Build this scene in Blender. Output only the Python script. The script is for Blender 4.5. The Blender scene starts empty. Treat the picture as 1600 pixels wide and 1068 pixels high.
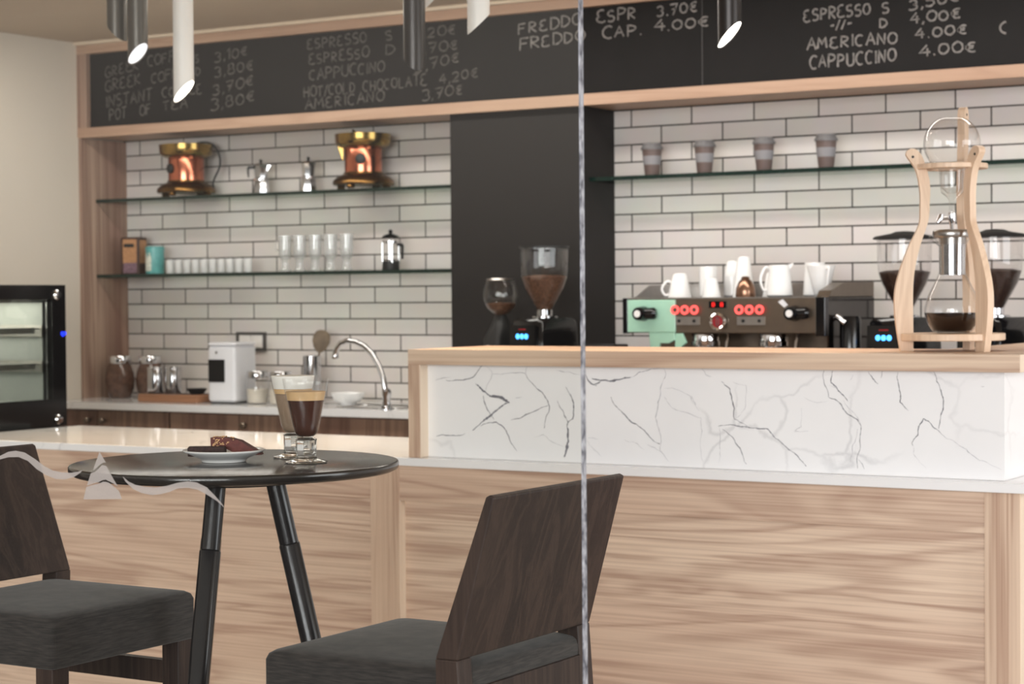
import bpy, bmesh, math, random
from mathutils import Vector, Matrix

# ------------------------------------------------------------------ camera, world, lights, exposure
scene = bpy.context.scene
COL = scene.collection

cam_data = bpy.data.cameras.new('camera')
cam_data.sensor_fit = 'HORIZONTAL'
cam_data.sensor_width = 36.0
cam_data.lens = 3111.0 / 1600.0 * 36.0
cam_data.clip_start = 0.05
cam_data.clip_end = 100
cam_data.dof.use_dof = True
cam_data.dof.focus_distance = 3.45
cam_data.dof.aperture_fstop = cam_data.lens / 8.2
cam = bpy.data.objects.new('camera', cam_data)
COL.objects.link(cam)
CAM_R = Matrix((((0.8536924, 0.5207162, -0.0079976), (-0.0052226, 0.0239164, 0.9997003), (0.5207514, -0.8533948, 0.0231367))))
cam.matrix_world = Matrix.Translation((0, 0, 1.35)) @ CAM_R.transposed().to_4x4()
scene.camera = cam

world = bpy.data.worlds.new('daylight')
scene.world = world
world.use_nodes = True
bg = world.node_tree.nodes['Background']
wn, wl = world.node_tree.nodes, world.node_tree.links
wtc = wn.new('ShaderNodeTexCoord')
wsp = wn.new('ShaderNodeSeparateXYZ')
wl.new(wtc.outputs['Generated'], wsp.inputs[0])
wrp = wn.new('ShaderNodeValToRGB')          # bright hazy sky over dim ground
wrp.color_ramp.elements[0].position = 0.0
wrp.color_ramp.elements[0].color = (0.10, 0.085, 0.075, 1)
wrp.color_ramp.elements[1].position = 0.16
wrp.color_ramp.elements[1].color = (1.0, 0.91, 0.82, 1)
wl.new(wsp.outputs['Z'], wrp.inputs['Fac'])
wl.new(wrp.outputs['Color'], bg.inputs['Color'])
bg.inputs['Strength'].default_value = 0.7


def area_light(name, loc, target, sx, sy, power, color):
    d = bpy.data.lights.new(name, 'AREA')
    d.shape = 'RECTANGLE'
    d.size, d.size_y = sx, sy
    d.energy = power
    d.color = color
    o = bpy.data.objects.new(name, d)
    COL.objects.link(o)
    o.location = loc
    o.rotation_euler = (Vector(target) - Vector(loc)).to_track_quat('-Z', 'Y').to_euler()
    return o


# daylight through the open terrace front and the windows on the right-hand side of the room
area_light('window_daylight_right', (2.6, 4.2, 1.5), (-3.0, 5.2, 1.2), 3.0, 2.2, 105, (0.93, 0.97, 1.0))
area_light('terrace_daylight', (1.0, -9.0, 2.0), (-3.0, 6.5, 1.4), 8.0, 4.0, 980, (0.97, 0.98, 1.0))
# unseen fill strip added above the barista's aisle to brighten the tiled wall
area_light('aisle_fill_light', (-3.6, 5.85, 2.49), (-3.6, 6.05, 0.0), 4.6, 0.25, 40, (1.0, 0.95, 0.88))

vs = scene.view_settings
vs.view_transform = 'Standard'
vs.look = 'None'
vs.exposure = 0.35
vs.gamma = 1.0
vs.use_curve_mapping = False
scene.cycles.max_bounces = 12
scene.cycles.transparent_max_bounces = 24
scene.cycles.caustics_reflective = False
scene.cycles.caustics_refractive = False
scene.cycles.sample_clamp_indirect = 6.0

random.seed(11)
PI = math.pi

# ------------------------------------------------------------------ materials
def new_mat(name):
    m = bpy.data.materials.new(name)
    m.use_nodes = True
    nt = m.node_tree
    return m, nt, nt.nodes['Principled BSDF']


def srgb(r, g, b):
    def f(c):
        c /= 255.0
        return c / 12.92 if c <= 0.04045 else ((c + 0.055) / 1.055) ** 2.4
    return (f(r), f(g), f(b), 1.0)


def plain(name, rgb, rough=0.5, metal=0.0, noise=0.06, scale=30.0, spec=0.5, bump=0.0):
    """A single-colour surface with slight procedural unevenness."""
    m, nt, p = new_mat(name)
    c = srgb(*rgb)
    tc = nt.nodes.new('ShaderNodeTexCoord')
    nz = nt.nodes.new('ShaderNodeTexNoise')
    nz.inputs['Scale'].default_value = scale
    nz.inputs['Detail'].default_value = 4
    nt.links.new(tc.outputs['Object'], nz.inputs['Vector'])
    rp = nt.nodes.new('ShaderNodeValToRGB')
    rp.color_ramp.elements[0].position = 0.3
    rp.color_ramp.elements[1].position = 0.7
    rp.color_ramp.elements[0].color = tuple(max(0, x * (1 - noise)) for x in c[:3]) + (1,)
    rp.color_ramp.elements[1].color = tuple(min(1, x * (1 + noise)) for x in c[:3]) + (1,)
    nt.links.new(nz.outputs['Fac'], rp.inputs['Fac'])
    nt.links.new(rp.outputs['Color'], p.inputs['Base Color'])
    p.inputs['Roughness'].default_value = rough
    p.inputs['Metallic'].default_value = metal
    p.inputs['Specular IOR Level'].default_value = spec
    if bump:
        b = nt.nodes.new('ShaderNodeBump')
        b.inputs['Strength'].default_value = bump
        b.inputs['Distance'].default_value = 0.002
        nt.links.new(nz.outputs['Fac'], b.inputs['Height'])
        nt.links.new(b.outputs['Normal'], p.inputs['Normal'])
    return m


def wood(name, light, mid, dark, axis='X', stretch=0.55, cross=7.0, rough=0.45, streak=0.5, seed=0.0, wave=True, rings=34.0, spec=0.4, fibre=0.75):
    """Long-grained wood; the grain runs along the given object axis."""
    m, nt, p = new_mat(name)
    N, L = nt.nodes, nt.links
    tc = N.new('ShaderNodeTexCoord')
    mp = N.new('ShaderNodeMapping')
    sc = [cross, cross, cross]
    sc['XYZ'.index(axis)] = stretch
    mp.inputs['Scale'].default_value = sc
    mp.inputs['Location'].default_value = (seed, seed * 1.7, seed * 0.6)
    L.new(tc.outputs['Object'], mp.inputs['Vector'])
    n1 = N.new('ShaderNodeTexNoise')
    n1.inputs['Scale'].default_value = 1.0
    n1.inputs['Detail'].default_value = 3
    n1.inputs['Roughness'].default_value = 0.55
    n1.inputs['Distortion'].default_value = 0.9
    L.new(mp.outputs['Vector'], n1.inputs['Vector'])
    # rings: the sine of the slow field draws flame and cathedral figures
    mul = N.new('ShaderNodeMath'); mul.operation = 'MULTIPLY'; mul.inputs[1].default_value = rings
    L.new(n1.outputs['Fac'], mul.inputs[0])
    sn = N.new('ShaderNodeMath'); sn.operation = 'SINE'
    L.new(mul.outputs[0], sn.inputs[0])
    sn2 = N.new('ShaderNodeMath'); sn2.operation = 'MULTIPLY_ADD'
    sn2.inputs[1].default_value = 0.5; sn2.inputs[2].default_value = 0.5
    L.new(sn.outputs[0], sn2.inputs[0])
    pw = N.new('ShaderNodeMath'); pw.operation = 'POWER'; pw.inputs[1].default_value = 2.2
    L.new(sn2.outputs[0], pw.inputs[0])
    # fine fibre
    mp2 = N.new('ShaderNodeMapping')
    sc2 = [s * 24 for s in sc]
    sc2['XYZ'.index(axis)] = stretch * 2.4
    mp2.inputs['Scale'].default_value = sc2
    L.new(tc.outputs['Object'], mp2.inputs['Vector'])
    n2 = N.new('ShaderNodeTexNoise')
    n2.inputs['Scale'].default_value = 1.0
    n2.inputs['Detail'].default_value = 5
    n2.inputs['Roughness'].default_value = 0.6
    L.new(mp2.outputs['Vector'], n2.inputs['Vector'])
    # broad tone
    mp3 = N.new('ShaderNodeMapping')
    sc3 = [s * 0.55 for s in sc]
    sc3['XYZ'.index(axis)] = stretch * 0.6
    mp3.inputs['Scale'].default_value = sc3
    mp3.inputs['Location'].default_value = (3.1 + seed, 1.3, 7.7)
    L.new(tc.outputs['Object'], mp3.inputs['Vector'])
    n3 = N.new('ShaderNodeTexNoise')
    n3.inputs['Scale'].default_value = 1.0
    n3.inputs['Detail'].default_value = 2
    L.new(mp3.outputs['Vector'], n3.inputs['Vector'])
    r3 = N.new('ShaderNodeValToRGB')
    r3.color_ramp.elements[0].position = 0.36; r3.color_ramp.elements[0].color = srgb(*mid)
    r3.color_ramp.elements[1].position = 0.6; r3.color_ramp.elements[1].color = srgb(*light)
    L.new(n3.outputs['Fac'], r3.inputs['Fac'])
    mx = N.new('ShaderNodeMix'); mx.data_type = 'RGBA'
    L.new(r3.outputs['Color'], mx.inputs['A'])
    mx.inputs['B'].default_value = srgb(*dark)
    fm = N.new('ShaderNodeMath'); fm.operation = 'MULTIPLY'; fm.inputs[1].default_value = streak if wave else 0.0
    L.new(pw.outputs[0], fm.inputs[0])
    f2 = N.new('ShaderNodeMapRange')
    f2.inputs['From Min'].default_value = 0.42; f2.inputs['From Max'].default_value = 0.72
    f2.inputs['To Min'].default_value = 0.0; f2.inputs['To Max'].default_value = streak * fibre
    L.new(n2.outputs['Fac'], f2.inputs['Value'])
    ad = N.new('ShaderNodeMath'); ad.operation = 'ADD'; ad.use_clamp = True
    L.new(fm.outputs[0], ad.inputs[0]); L.new(f2.outputs['Result'], ad.inputs[1])
    L.new(ad.outputs[0], mx.inputs['Factor'])
    L.new(mx.outputs['Result'], p.inputs['Base Color'])
    p.inputs['Roughness'].default_value = rough
    p.inputs['Specular IOR Level'].default_value = spec
    b = N.new('ShaderNodeBump'); b.inputs['Strength'].default_value = 0.12; b.inputs['Distance'].default_value = 0.001
    L.new(n2.outputs['Fac'], b.inputs['Height'])
    L.new(b.outputs['Normal'], p.inputs['Normal'])
    return m


def marble(name, rough=0.12, vein=0.25):
    m, nt, p = new_mat(name)
    N, L = nt.nodes, nt.links
    tc = N.new('ShaderNodeTexCoord')
    n0 = N.new('ShaderNodeTexNoise'); n0.inputs['Scale'].default_value = 2.2; n0.inputs['Detail'].default_value = 8
    L.new(tc.outputs['Object'], n0.inputs['Vector'])
    mxv = N.new('ShaderNodeVectorMath'); mxv.operation = 'MULTIPLY_ADD'
    mxv.inputs[1].default_value = (0.5, 0.5, 0.5)
    L.new(n0.outputs['Color'], mxv.inputs[0]); L.new(tc.outputs['Object'], mxv.inputs[2])
    vo = N.new('ShaderNodeTexVoronoi'); vo.feature = 'DISTANCE_TO_EDGE'; vo.inputs['Scale'].default_value = 3.1
    L.new(mxv.outputs[0], vo.inputs['Vector'])
    r = N.new('ShaderNodeMapRange')
    r.inputs['From Min'].default_value = 0.0; r.inputs['From Max'].default_value = 0.022
    r.inputs['To Min'].default_value = vein; r.inputs['To Max'].default_value = 0.0
    L.new(vo.outputs['Distance'], r.inputs['Value'])
    n1 = N.new('ShaderNodeTexNoise'); n1.inputs['Scale'].default_value = 3.0; n1.inputs['Detail'].default_value = 2
    L.new(tc.outputs['Object'], n1.inputs['Vector'])
    rr = N.new('ShaderNodeMapRange'); rr.inputs['From Min'].default_value = 0.5; rr.inputs['From Max'].default_value = 0.68
    L.new(n1.outputs['Fac'], rr.inputs['Value'])
    mu = N.new('ShaderNodeMath'); mu.operation = 'MULTIPLY'
    L.new(r.outputs['Result'], mu.inputs[0]); L.new(rr.outputs['Result'], mu.inputs[1])
    cl = N.new('ShaderNodeValToRGB')
    cl.color_ramp.elements[0].color = srgb(234, 234, 236); cl.color_ramp.elements[1].color = srgb(246, 246, 247)
    n2 = N.new('ShaderNodeTexNoise'); n2.inputs['Scale'].default_value = 5; n2.inputs['Detail'].default_value = 4
    L.new(tc.outputs['Object'], n2.inputs['Vector']); L.new(n2.outputs['Fac'], cl.inputs['Fac'])
    mx = N.new('ShaderNodeMix'); mx.data_type = 'RGBA'
    L.new(mu.outputs[0], mx.inputs['Factor']); L.new(cl.outputs['Color'], mx.inputs['A'])
    mx.inputs['B'].default_value = srgb(120, 120, 128)
    L.new(mx.outputs['Result'], p.inputs['Base Color'])
    p.inputs['Roughness'].default_value = rough
    return m


def tiles(name, x0):
    """White brick-bond wall tiles with dark grout; joints start at world x0."""
    m, nt, p = new_mat(name)
    N, L = nt.nodes, nt.links
    tc = N.new('ShaderNodeTexCoord')
    sp = N.new('ShaderNodeSeparateXYZ'); L.new(tc.outputs['Object'], sp.inputs[0])
    ax = N.new('ShaderNodeMath'); ax.operation = 'ADD'; ax.inputs[1].default_value = -x0 + 40 * 0.2622
    az = N.new('ShaderNodeMath'); az.operation = 'ADD'; az.inputs[1].default_value = -(1.3937 - 30 * 0.0681)
    L.new(sp.outputs['X'], ax.inputs[0]); L.new(sp.outputs['Z'], az.inputs[0])
    cb = N.new('ShaderNodeCombineXYZ'); L.new(ax.outputs[0], cb.inputs['X']); L.new(az.outputs[0], cb.inputs['Y'])
    br = N.new('ShaderNodeTexBrick')
    br.offset = 0.5; br.offset_frequency = 2; br.squash = 1.0
    br.inputs['Scale'].default_value = 1.0
    br.inputs['Brick Width'].default_value = 0.2622
    br.inputs['Row Height'].default_value = 0.0681
    br.inputs['Mortar Size'].default_value = 0.0031
    br.inputs['Mortar Smooth'].default_value = 0.15
    br.inputs['Color1'].default_value = srgb(210, 203, 198)
    br.inputs['Color2'].default_value = srgb(219, 213, 209)
    br.inputs['Mortar'].default_value = srgb(52, 47, 43)
    L.new(cb.outputs[0], br.inputs['Vector'])
    nz = N.new('ShaderNodeTexNoise'); nz.inputs['Scale'].default_value = 9; nz.inputs['Detail'].default_value = 5
    L.new(tc.outputs['Object'], nz.inputs['Vector'])
    mx = N.new('ShaderNodeMix'); mx.data_type = 'RGBA'; mx.blend_type = 'MULTIPLY'
    mx.inputs['Factor'].default_value = 0.10
    L.new(br.outputs['Color'], mx.inputs['A']); L.new(nz.outputs['Color'], mx.inputs['B'])
    L.new(mx.outputs['Result'], p.inputs['Base Color'])
    p.inputs['Roughness'].default_value = 0.38
    b = N.new('ShaderNodeBump'); b.inputs['Strength'].default_value = 0.5; b.inputs['Distance'].default_value = 0.003
    b.invert = True
    L.new(br.outputs['Fac'], b.inputs['Height']); L.new(b.outputs['Normal'], p.inputs['Normal'])
    return m


def thin_glass(name, tint=(1, 1, 1), base=0.045, edge=0.75, rough=0.0, milk=0.0, power=4.0):
    """Clear pane or thin-walled vessel: see-through, mirror-like towards grazing angles."""
    m = bpy.data.materials.new(name); m.use_nodes = True
    nt = m.node_tree; N, L = nt.nodes, nt.links
    N.remove(N['Principled BSDF'])
    out = N['Material Output']
    tr = N.new('ShaderNodeBsdfTransparent'); tr.inputs['Color'].default_value = tuple(tint) + (1,)
    gl = N.new('ShaderNodeBsdfGlossy'); gl.inputs['Roughness'].default_value = rough
    lw = N.new('ShaderNodeLayerWeight'); lw.inputs['Blend'].default_value = 0.5
    pw = N.new('ShaderNodeMath'); pw.operation = 'POWER'; pw.inputs[1].default_value = power
    L.new(lw.outputs['Facing'], pw.inputs[0])
    ma = N.new('ShaderNodeMath'); ma.operation = 'MULTIPLY_ADD'
    ma.inputs[1].default_value = edge; ma.inputs[2].default_value = base; ma.use_clamp = True
    L.new(pw.outputs[0], ma.inputs[0])
    mix = N.new('ShaderNodeMixShader')
    L.new(ma.outputs[0], mix.inputs['Fac']); L.new(tr.outputs[0], mix.inputs[1]); L.new(gl.outputs[0], mix.inputs[2])
    last = mix
    if milk:
        df = N.new('ShaderNodeBsdfDiffuse'); df.inputs['Color'].default_value = (0.9, 0.9, 0.9, 1)
        m2 = N.new('ShaderNodeMixShader'); m2.inputs['Fac'].default_value = milk
        L.new(mix.outputs[0], m2.inputs[1]); L.new(df.outputs[0], m2.inputs[2]); last = m2
    L.new(last.outputs[0], out.inputs['Surface'])
    return m


def solid_glass(name, tint=(1, 1, 1), rough=0.0):
    m, nt, p = new_mat(name)
    p.inputs['Base Color'].default_value = tuple(tint) + (1,)
    p.inputs['Transmission Weight'].default_value = 1.0
    p.inputs['IOR'].default_value = 1.48
    p.inputs['Roughness'].default_value = rough
    return m


def glow(name, rgb, strength):
    m, nt, p = new_mat(name)
    p.inputs['Base Color'].default_value = srgb(*rgb)
    p.inputs['Emission Color'].default_value = srgb(*rgb)
    p.inputs['Emission Strength'].default_value = strength
    return m


def glass_edge_mat():
    m, nt, p = new_mat('ground glass edge')
    N, L = nt.nodes, nt.links
    tc = N.new('ShaderNodeTexCoord')
    mp = N.new('ShaderNodeMapping'); mp.inputs['Scale'].default_value = (150, 150, 70)
    L.new(tc.outputs['Object'], mp.inputs['Vector'])
    nz = N.new('ShaderNodeTexNoise'); nz.inputs['Scale'].default_value = 1.0; nz.inputs['Detail'].default_value = 4
    L.new(mp.outputs['Vector'], nz.inputs['Vector'])
    rp = N.new('ShaderNodeValToRGB')
    rp.color_ramp.elements[0].position = 0.33; rp.color_ramp.elements[0].color = srgb(78, 81, 92)
    rp.color_ramp.elements[1].position = 0.66; rp.color_ramp.elements[1].color = srgb(186, 188, 196)
    L.new(nz.outputs['Fac'], rp.inputs['Fac']); L.new(rp.outputs['Color'], p.inputs['Base Color'])
    p.inputs['Roughness'].default_value = 0.25
    return m


def frost_mat():
    m = bpy.data.materials.new('frosted film'); m.use_nodes = True
    nt = m.node_tree; N, L = nt.nodes, nt.links
    N.remove(N['Principled BSDF'])
    tr = N.new('ShaderNodeBsdfTransparent')
    df = N.new('ShaderNodeBsdfDiffuse')
    tc = N.new('ShaderNodeTexCoord')
    nz = N.new('ShaderNodeTexNoise'); nz.inputs['Scale'].default_value = 400
    L.new(tc.outputs['Object'], nz.inputs['Vector'])
    rp = N.new('ShaderNodeValToRGB')
    rp.color_ramp.elements[0].color = srgb(166, 159, 154); rp.color_ramp.elements[1].color = srgb(174, 167, 162)
    L.new(nz.outputs['Fac'], rp.inputs['Fac']); L.new(rp.outputs['Color'], df.inputs['Color'])
    mx = N.new('ShaderNodeMixShader'); mx.inputs['Fac'].default_value = 0.8
    L.new(tr.outputs[0], mx.inputs[1]); L.new(df.outputs[0], mx.inputs[2])
    L.new(mx.outputs[0], N['Material Output'].inputs['Surface'])
    return m


def fabric_mat():
    m, nt, p = new_mat('charcoal woven fabric')
    N, L = nt.nodes, nt.links
    tc = N.new('ShaderNodeTexCoord')
    mp = N.new('ShaderNodeMapping'); mp.inputs['Scale'].default_value = (30, 30, 330)
    L.new(tc.outputs['Object'], mp.inputs['Vector'])
    nz = N.new('ShaderNodeTexNoise'); nz.inputs['Scale'].default_value = 1.0; nz.inputs['Detail'].default_value = 3
    L.new(mp.outputs['Vector'], nz.inputs['Vector'])
    rp = N.new('ShaderNodeValToRGB')
    rp.color_ramp.elements[0].position = 0.35; rp.color_ramp.elements[0].color = srgb(18, 16, 15)
    rp.color_ramp.elements[1].position = 0.72; rp.color_ramp.elements[1].color = srgb(52, 47, 45)
    L.new(nz.outputs['Fac'], rp.inputs['Fac']); L.new(rp.outputs['Color'], p.inputs['Base Color'])
    p.inputs['Roughness'].default_value = 0.85
    p.inputs['Sheen Weight'].default_value = 0.15
    b = N.new('ShaderNodeBump'); b.inputs['Strength'].default_value = 0.4; b.inputs['Distance'].default_value = 0.001
    L.new(nz.outputs['Fac'], b.inputs['Height']); L.new(b.outputs['Normal'], p.inputs['Normal'])
    return m


M = {}
OAK = ((220, 196, 173), (205, 176, 154), (160, 124, 104))
M['wood_x'] = wood('pale elm, grain along', *OAK, axis='X')
M['wood_x2'] = wood('pale elm panel, grain along', (230, 207, 185), (215, 187, 166), (158, 123, 105), axis='X', stretch=0.5, cross=6.5, seed=4.2, streak=0.42, rings=44, fibre=1.1)
M['wood_x3'] = wood('pale elm rail, grain along', (228, 205, 183), (212, 184, 163), (158, 123, 105), axis='X', stretch=0.5, cross=6.5, seed=8.3, streak=0.42, rings=44, fibre=1.1)
M['wood_z'] = wood('pale elm, upright grain', *OAK, axis='Z', stretch=0.5, cross=9, seed=2.0)
M['wood_y'] = wood('pale elm, grain inwards', *OAK, axis='Y')
M['wood_band'] = wood('pale edge banding', (238, 220, 200), (232, 212, 190), (214, 190, 165), axis='Z', streak=0.2)
M['wood_niche'] = wood('brown elm, upright grain', (176, 150, 132), (150, 118, 104), (112, 82, 70), axis='Z', stretch=0.35, cross=9, seed=6.0)
M['wood_rail'] = wood('brown elm rail', (190, 160, 138), (178, 146, 124), (150, 116, 96), axis='X', streak=0.25, seed=1.0)
M['wood_cab'] = wood('brown elm cabinet', (150, 122, 104), (128, 98, 84), (92, 66, 56), axis='Z', stretch=0.5, cross=8, seed=9.0)
M['wood_dark'] = wood('dark stained ash', (48, 37, 34), (36, 28, 27), (82, 66, 58), axis='Z', stretch=1.1, cross=19, rough=0.45, streak=0.30, seed=3.0, rings=26, spec=0.2)
M['wood_tower'] = wood('blond beech', (230, 205, 180), (218, 189, 162), (192, 158, 130), axis='Z', stretch=2, cross=16, streak=0.3, rough=0.4)
M['wood_tray'] = wood('reddish tray wood', (178, 132, 100), (160, 114, 84), (120, 82, 60), axis='X', streak=0.3)
M['marble'] = marble('white marble')
M['marble_top'] = marble('polished white marble top', rough=0.06, vein=0.35)
M['vein'] = plain('grey marble vein', (128, 128, 136), rough=0.15, noise=0.35, scale=60)
M['vein_soft'] = plain('pale grey marble vein', (182, 182, 188), rough=0.15, noise=0.2, scale=60)
M['tile_left'] = tiles('white brick tiles left bay', -6.221)
M['tile_right'] = tiles('white brick tiles right bay', -3.672)
M['plaster'] = plain('cream wall paint', (206, 197, 184), rough=0.8, noise=0.015, scale=3)
M['ceiling'] = plain('cream ceiling paint', (196, 180, 160), rough=0.9, noise=0.015, scale=3)
M['coving'] = plain('pale coving', (226, 210, 188), rough=0.7, noise=0.02)
M['terrace'] = plain('dark terrace paving', (70, 64, 60), rough=0.7, noise=0.1, scale=4)
M['floor'] = plain('stone floor', (168, 156, 144), rough=0.5, noise=0.08, scale=4)
M['black_board'] = plain('blackboard', (25, 23, 23), rough=0.6, noise=0.12, scale=6, spec=0.2)
M['chalk_thin'] = plain('thin worn chalk', (84, 80, 77), rough=0.95, noise=0.4, scale=90)
M['chalk'] = plain('chalk', (126, 122, 119), rough=0.95, noise=0.3, scale=90)
M['seam'] = plain('board seam', (70, 68, 68), rough=0.5)
M['pillar'] = plain('dark pillar paint', (31, 28, 27), rough=0.6, noise=0.03, scale=5, spec=0.3)
M['pane'] = thin_glass('clear glass pane', (0.985, 0.99, 0.98), base=0.032, edge=0.9)
M['pane_edge'] = glass_edge_mat()
M['frost'] = frost_mat()
M['vessel'] = thin_glass('thin clear vessel glass', (0.97, 0.97, 0.97), base=0.05, edge=0.6, power=2.6)
M['vessel_cup'] = thin_glass('drinking glass', (0.98, 0.98, 0.98), base=0.03, edge=0.5, power=5.0)
M['vessel_smoke'] = thin_glass('hopper glass', (0.93, 0.92, 0.92), base=0.05, edge=0.45, power=2.6)
M['vessel_white_sheen'] = thin_glass('small tumbler glass', (0.95, 0.95, 0.95), base=0.08, edge=0.5, milk=0.5, power=2.0)  # diffuse white mixed in to stand for bright reflections on the glass
M['vessel_mug'] = thin_glass('stacked glass mug', (0.93, 0.94, 0.94), base=0.07, edge=0.6, milk=0.2, power=2.0)
M['stem_glass'] = solid_glass('solid stem glass', (0.98, 0.99, 0.98))
M['shelf_glass'] = thin_glass('green tinted shelf glass', (0.80, 0.88, 0.84), base=0.05, edge=0.6)
M['shelf_edge'] = plain('dark green glass edge', (18, 38, 32), rough=0.15, noise=0.2)
M['coffee'] = plain('black coffee', (72, 44, 36), rough=0.15, noise=0.15, scale=25)
M['coffee_dark'] = plain('dark drip coffee', (30, 14, 8), rough=0.08, noise=0.1)
M['crema'] = plain('crema foam', (222, 184, 136), rough=0.6, noise=0.08, scale=80)
M['foam'] = plain('milk foam', (246, 242, 234), rough=0.7, noise=0.02, scale=60)
M['latte'] = plain('milky coffee', (150, 128, 108), rough=0.35, noise=0.12, scale=18)
M['beans'] = plain('roasted beans', (52, 34, 26), rough=0.45, noise=0.5, scale=140, bump=1.0)
M['beans_light'] = plain('medium roasted beans', (96, 66, 48), rough=0.5, noise=0.5, scale=120, bump=1.0)
M['steel'] = plain('polished steel', (200, 200, 202), rough=0.16, metal=1.0, noise=0.05)
M['steel_brushed'] = plain('brushed steel', (176, 172, 168), rough=0.3, metal=1.0, noise=0.08)
M['chrome'] = plain('chrome', (225, 225, 228), rough=0.05, metal=1.0, noise=0.02)
M['bronze_steel'] = plain('dim stainless front', (116, 104, 92), rough=0.3, metal=0.75, noise=0.06)
M['black_gloss'] = plain('black gloss', (14, 14, 16), rough=0.12, noise=0.1)
M['black_matt'] = plain('black plastic', (22, 22, 23), rough=0.5, noise=0.15)
M['dark_mirror'] = plain('polished black metal', (60, 56, 54), rough=0.08, metal=0.9, noise=0.1)
M['copper'] = plain('polished copper', (196, 118, 92), rough=0.2, metal=1.0, noise=0.08, scale=16)
M['dull_copper'] = plain('dull copper', (150, 116, 96), rough=0.28, metal=1.0, noise=0.1)
M['brass'] = plain('aged brass', (150, 122, 70), rough=0.2, metal=1.0, noise=0.2, scale=22)
M['dark_brass'] = plain('tarnished brass', (112, 82, 46), rough=0.26, metal=1.0, noise=0.25, scale=22)
M['white_china'] = plain('white china', (240, 239, 238), rough=0.14, noise=0.01)
M['white_plastic'] = plain('white appliance plastic', (222, 222, 226), rough=0.3, noise=0.02)
M['mint'] = plain('mint enamel', (168, 212, 190), rough=0.2, noise=0.03)
M['red_glow'] = glow('lit red button', (255, 88, 84), 0.9)
M['red_digit'] = glow('red digit', (255, 40, 36), 1.4)
M['red_badge'] = plain('red enamel badge', (150, 36, 44), rough=0.25, noise=0.2)
M['blue_glow'] = glow('lit blue button', (70, 160, 255), 3.0)
M['blue_dim'] = glow('blue indicator', (20, 50, 255), 1.2)
M['lamp_glow'] = glow('lamp diffuser', (255, 246, 232), 7.0)
M['lamp_soft'] = glow('dim lamp diffuser', (235, 236, 242), 0.85)
M['tube_white'] = plain('white lamp tube', (238, 236, 232), rough=0.45, noise=0.01)
M['tube_dark'] = plain('graphite lamp tube', (58, 55, 54), rough=0.3, metal=0.6, noise=0.05)
M['tube_grey'] = plain('dark grey lamp tube', (92, 88, 82), rough=0.35, metal=0.5, noise=0.05)
M['fabric'] = fabric_mat()
M['table_top'] = plain('black table laminate', (34, 31, 30), rough=0.2, noise=0.08, scale=18)
M['table_leg'] = plain('black satin metal', (26, 26, 29), rough=0.22, noise=0.08, metal=0.3)
M['cake'] = plain('dark brownie', (46, 26, 24), rough=0.8, noise=0.5, scale=160, bump=1.0)
M['glaze'] = plain('chocolate glaze', (92, 40, 35), rough=0.7, noise=0.25, scale=90, bump=0.6)
M['nut'] = plain('chopped nuts', (220, 176, 130), rough=0.7, noise=0.25, scale=120)
M['cup_body'] = plain('taupe cup', (98, 82, 78), rough=0.5, noise=0.05)
M['cup_band'] = plain('grey cup sleeve', (132, 130, 133), rough=0.6, noise=0.05)
M['cup_lid'] = plain('grey cup lid', (108, 106, 107), rough=0.45, noise=0.04)
M['jar_glass'] = plain('jar of ground coffee', (96, 72, 61), rough=0.2, noise=0.25, scale=40)
M['box_brown'] = plain('dark brown box', (66, 44, 36), rough=0.5, noise=0.15)
M['box_tan'] = plain('tan box print', (172, 126, 88), rough=0.5, noise=0.15, scale=60)
M['box_plum'] = plain('plum box print', (118, 92, 104), rough=0.5, noise=0.5, scale=110)
M['teal'] = plain('teal tin', (92, 160, 158), rough=0.3, noise=0.15, scale=40)
M['teal_light'] = plain('pale tin label', (206, 208, 196), rough=0.4, noise=0.25, scale=90)
M['socket_frame'] = plain('dark socket frame', (74, 72, 70), rough=0.5)
M['socket_white'] = plain('white socket insert', (226, 222, 218), rough=0.3)
M['oven_inside'] = plain('cabinet interior steel', (150, 152, 148), rough=0.35, metal=0.4, noise=0.1, scale=4)
M['dark_glass'] = thin_glass('tinted oven glass', (0.88, 0.90, 0.88), base=0.05, edge=0.6)
M['light_strip'] = glow('warm cabinet light', (255, 246, 214), 1.0)
M['paddle'] = plain('wooden paddle', (104, 88, 70), rough=0.6, noise=0.2)
M['liner'] = plain('pale contents', (214, 206, 192), rough=0.6, noise=0.05)


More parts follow.
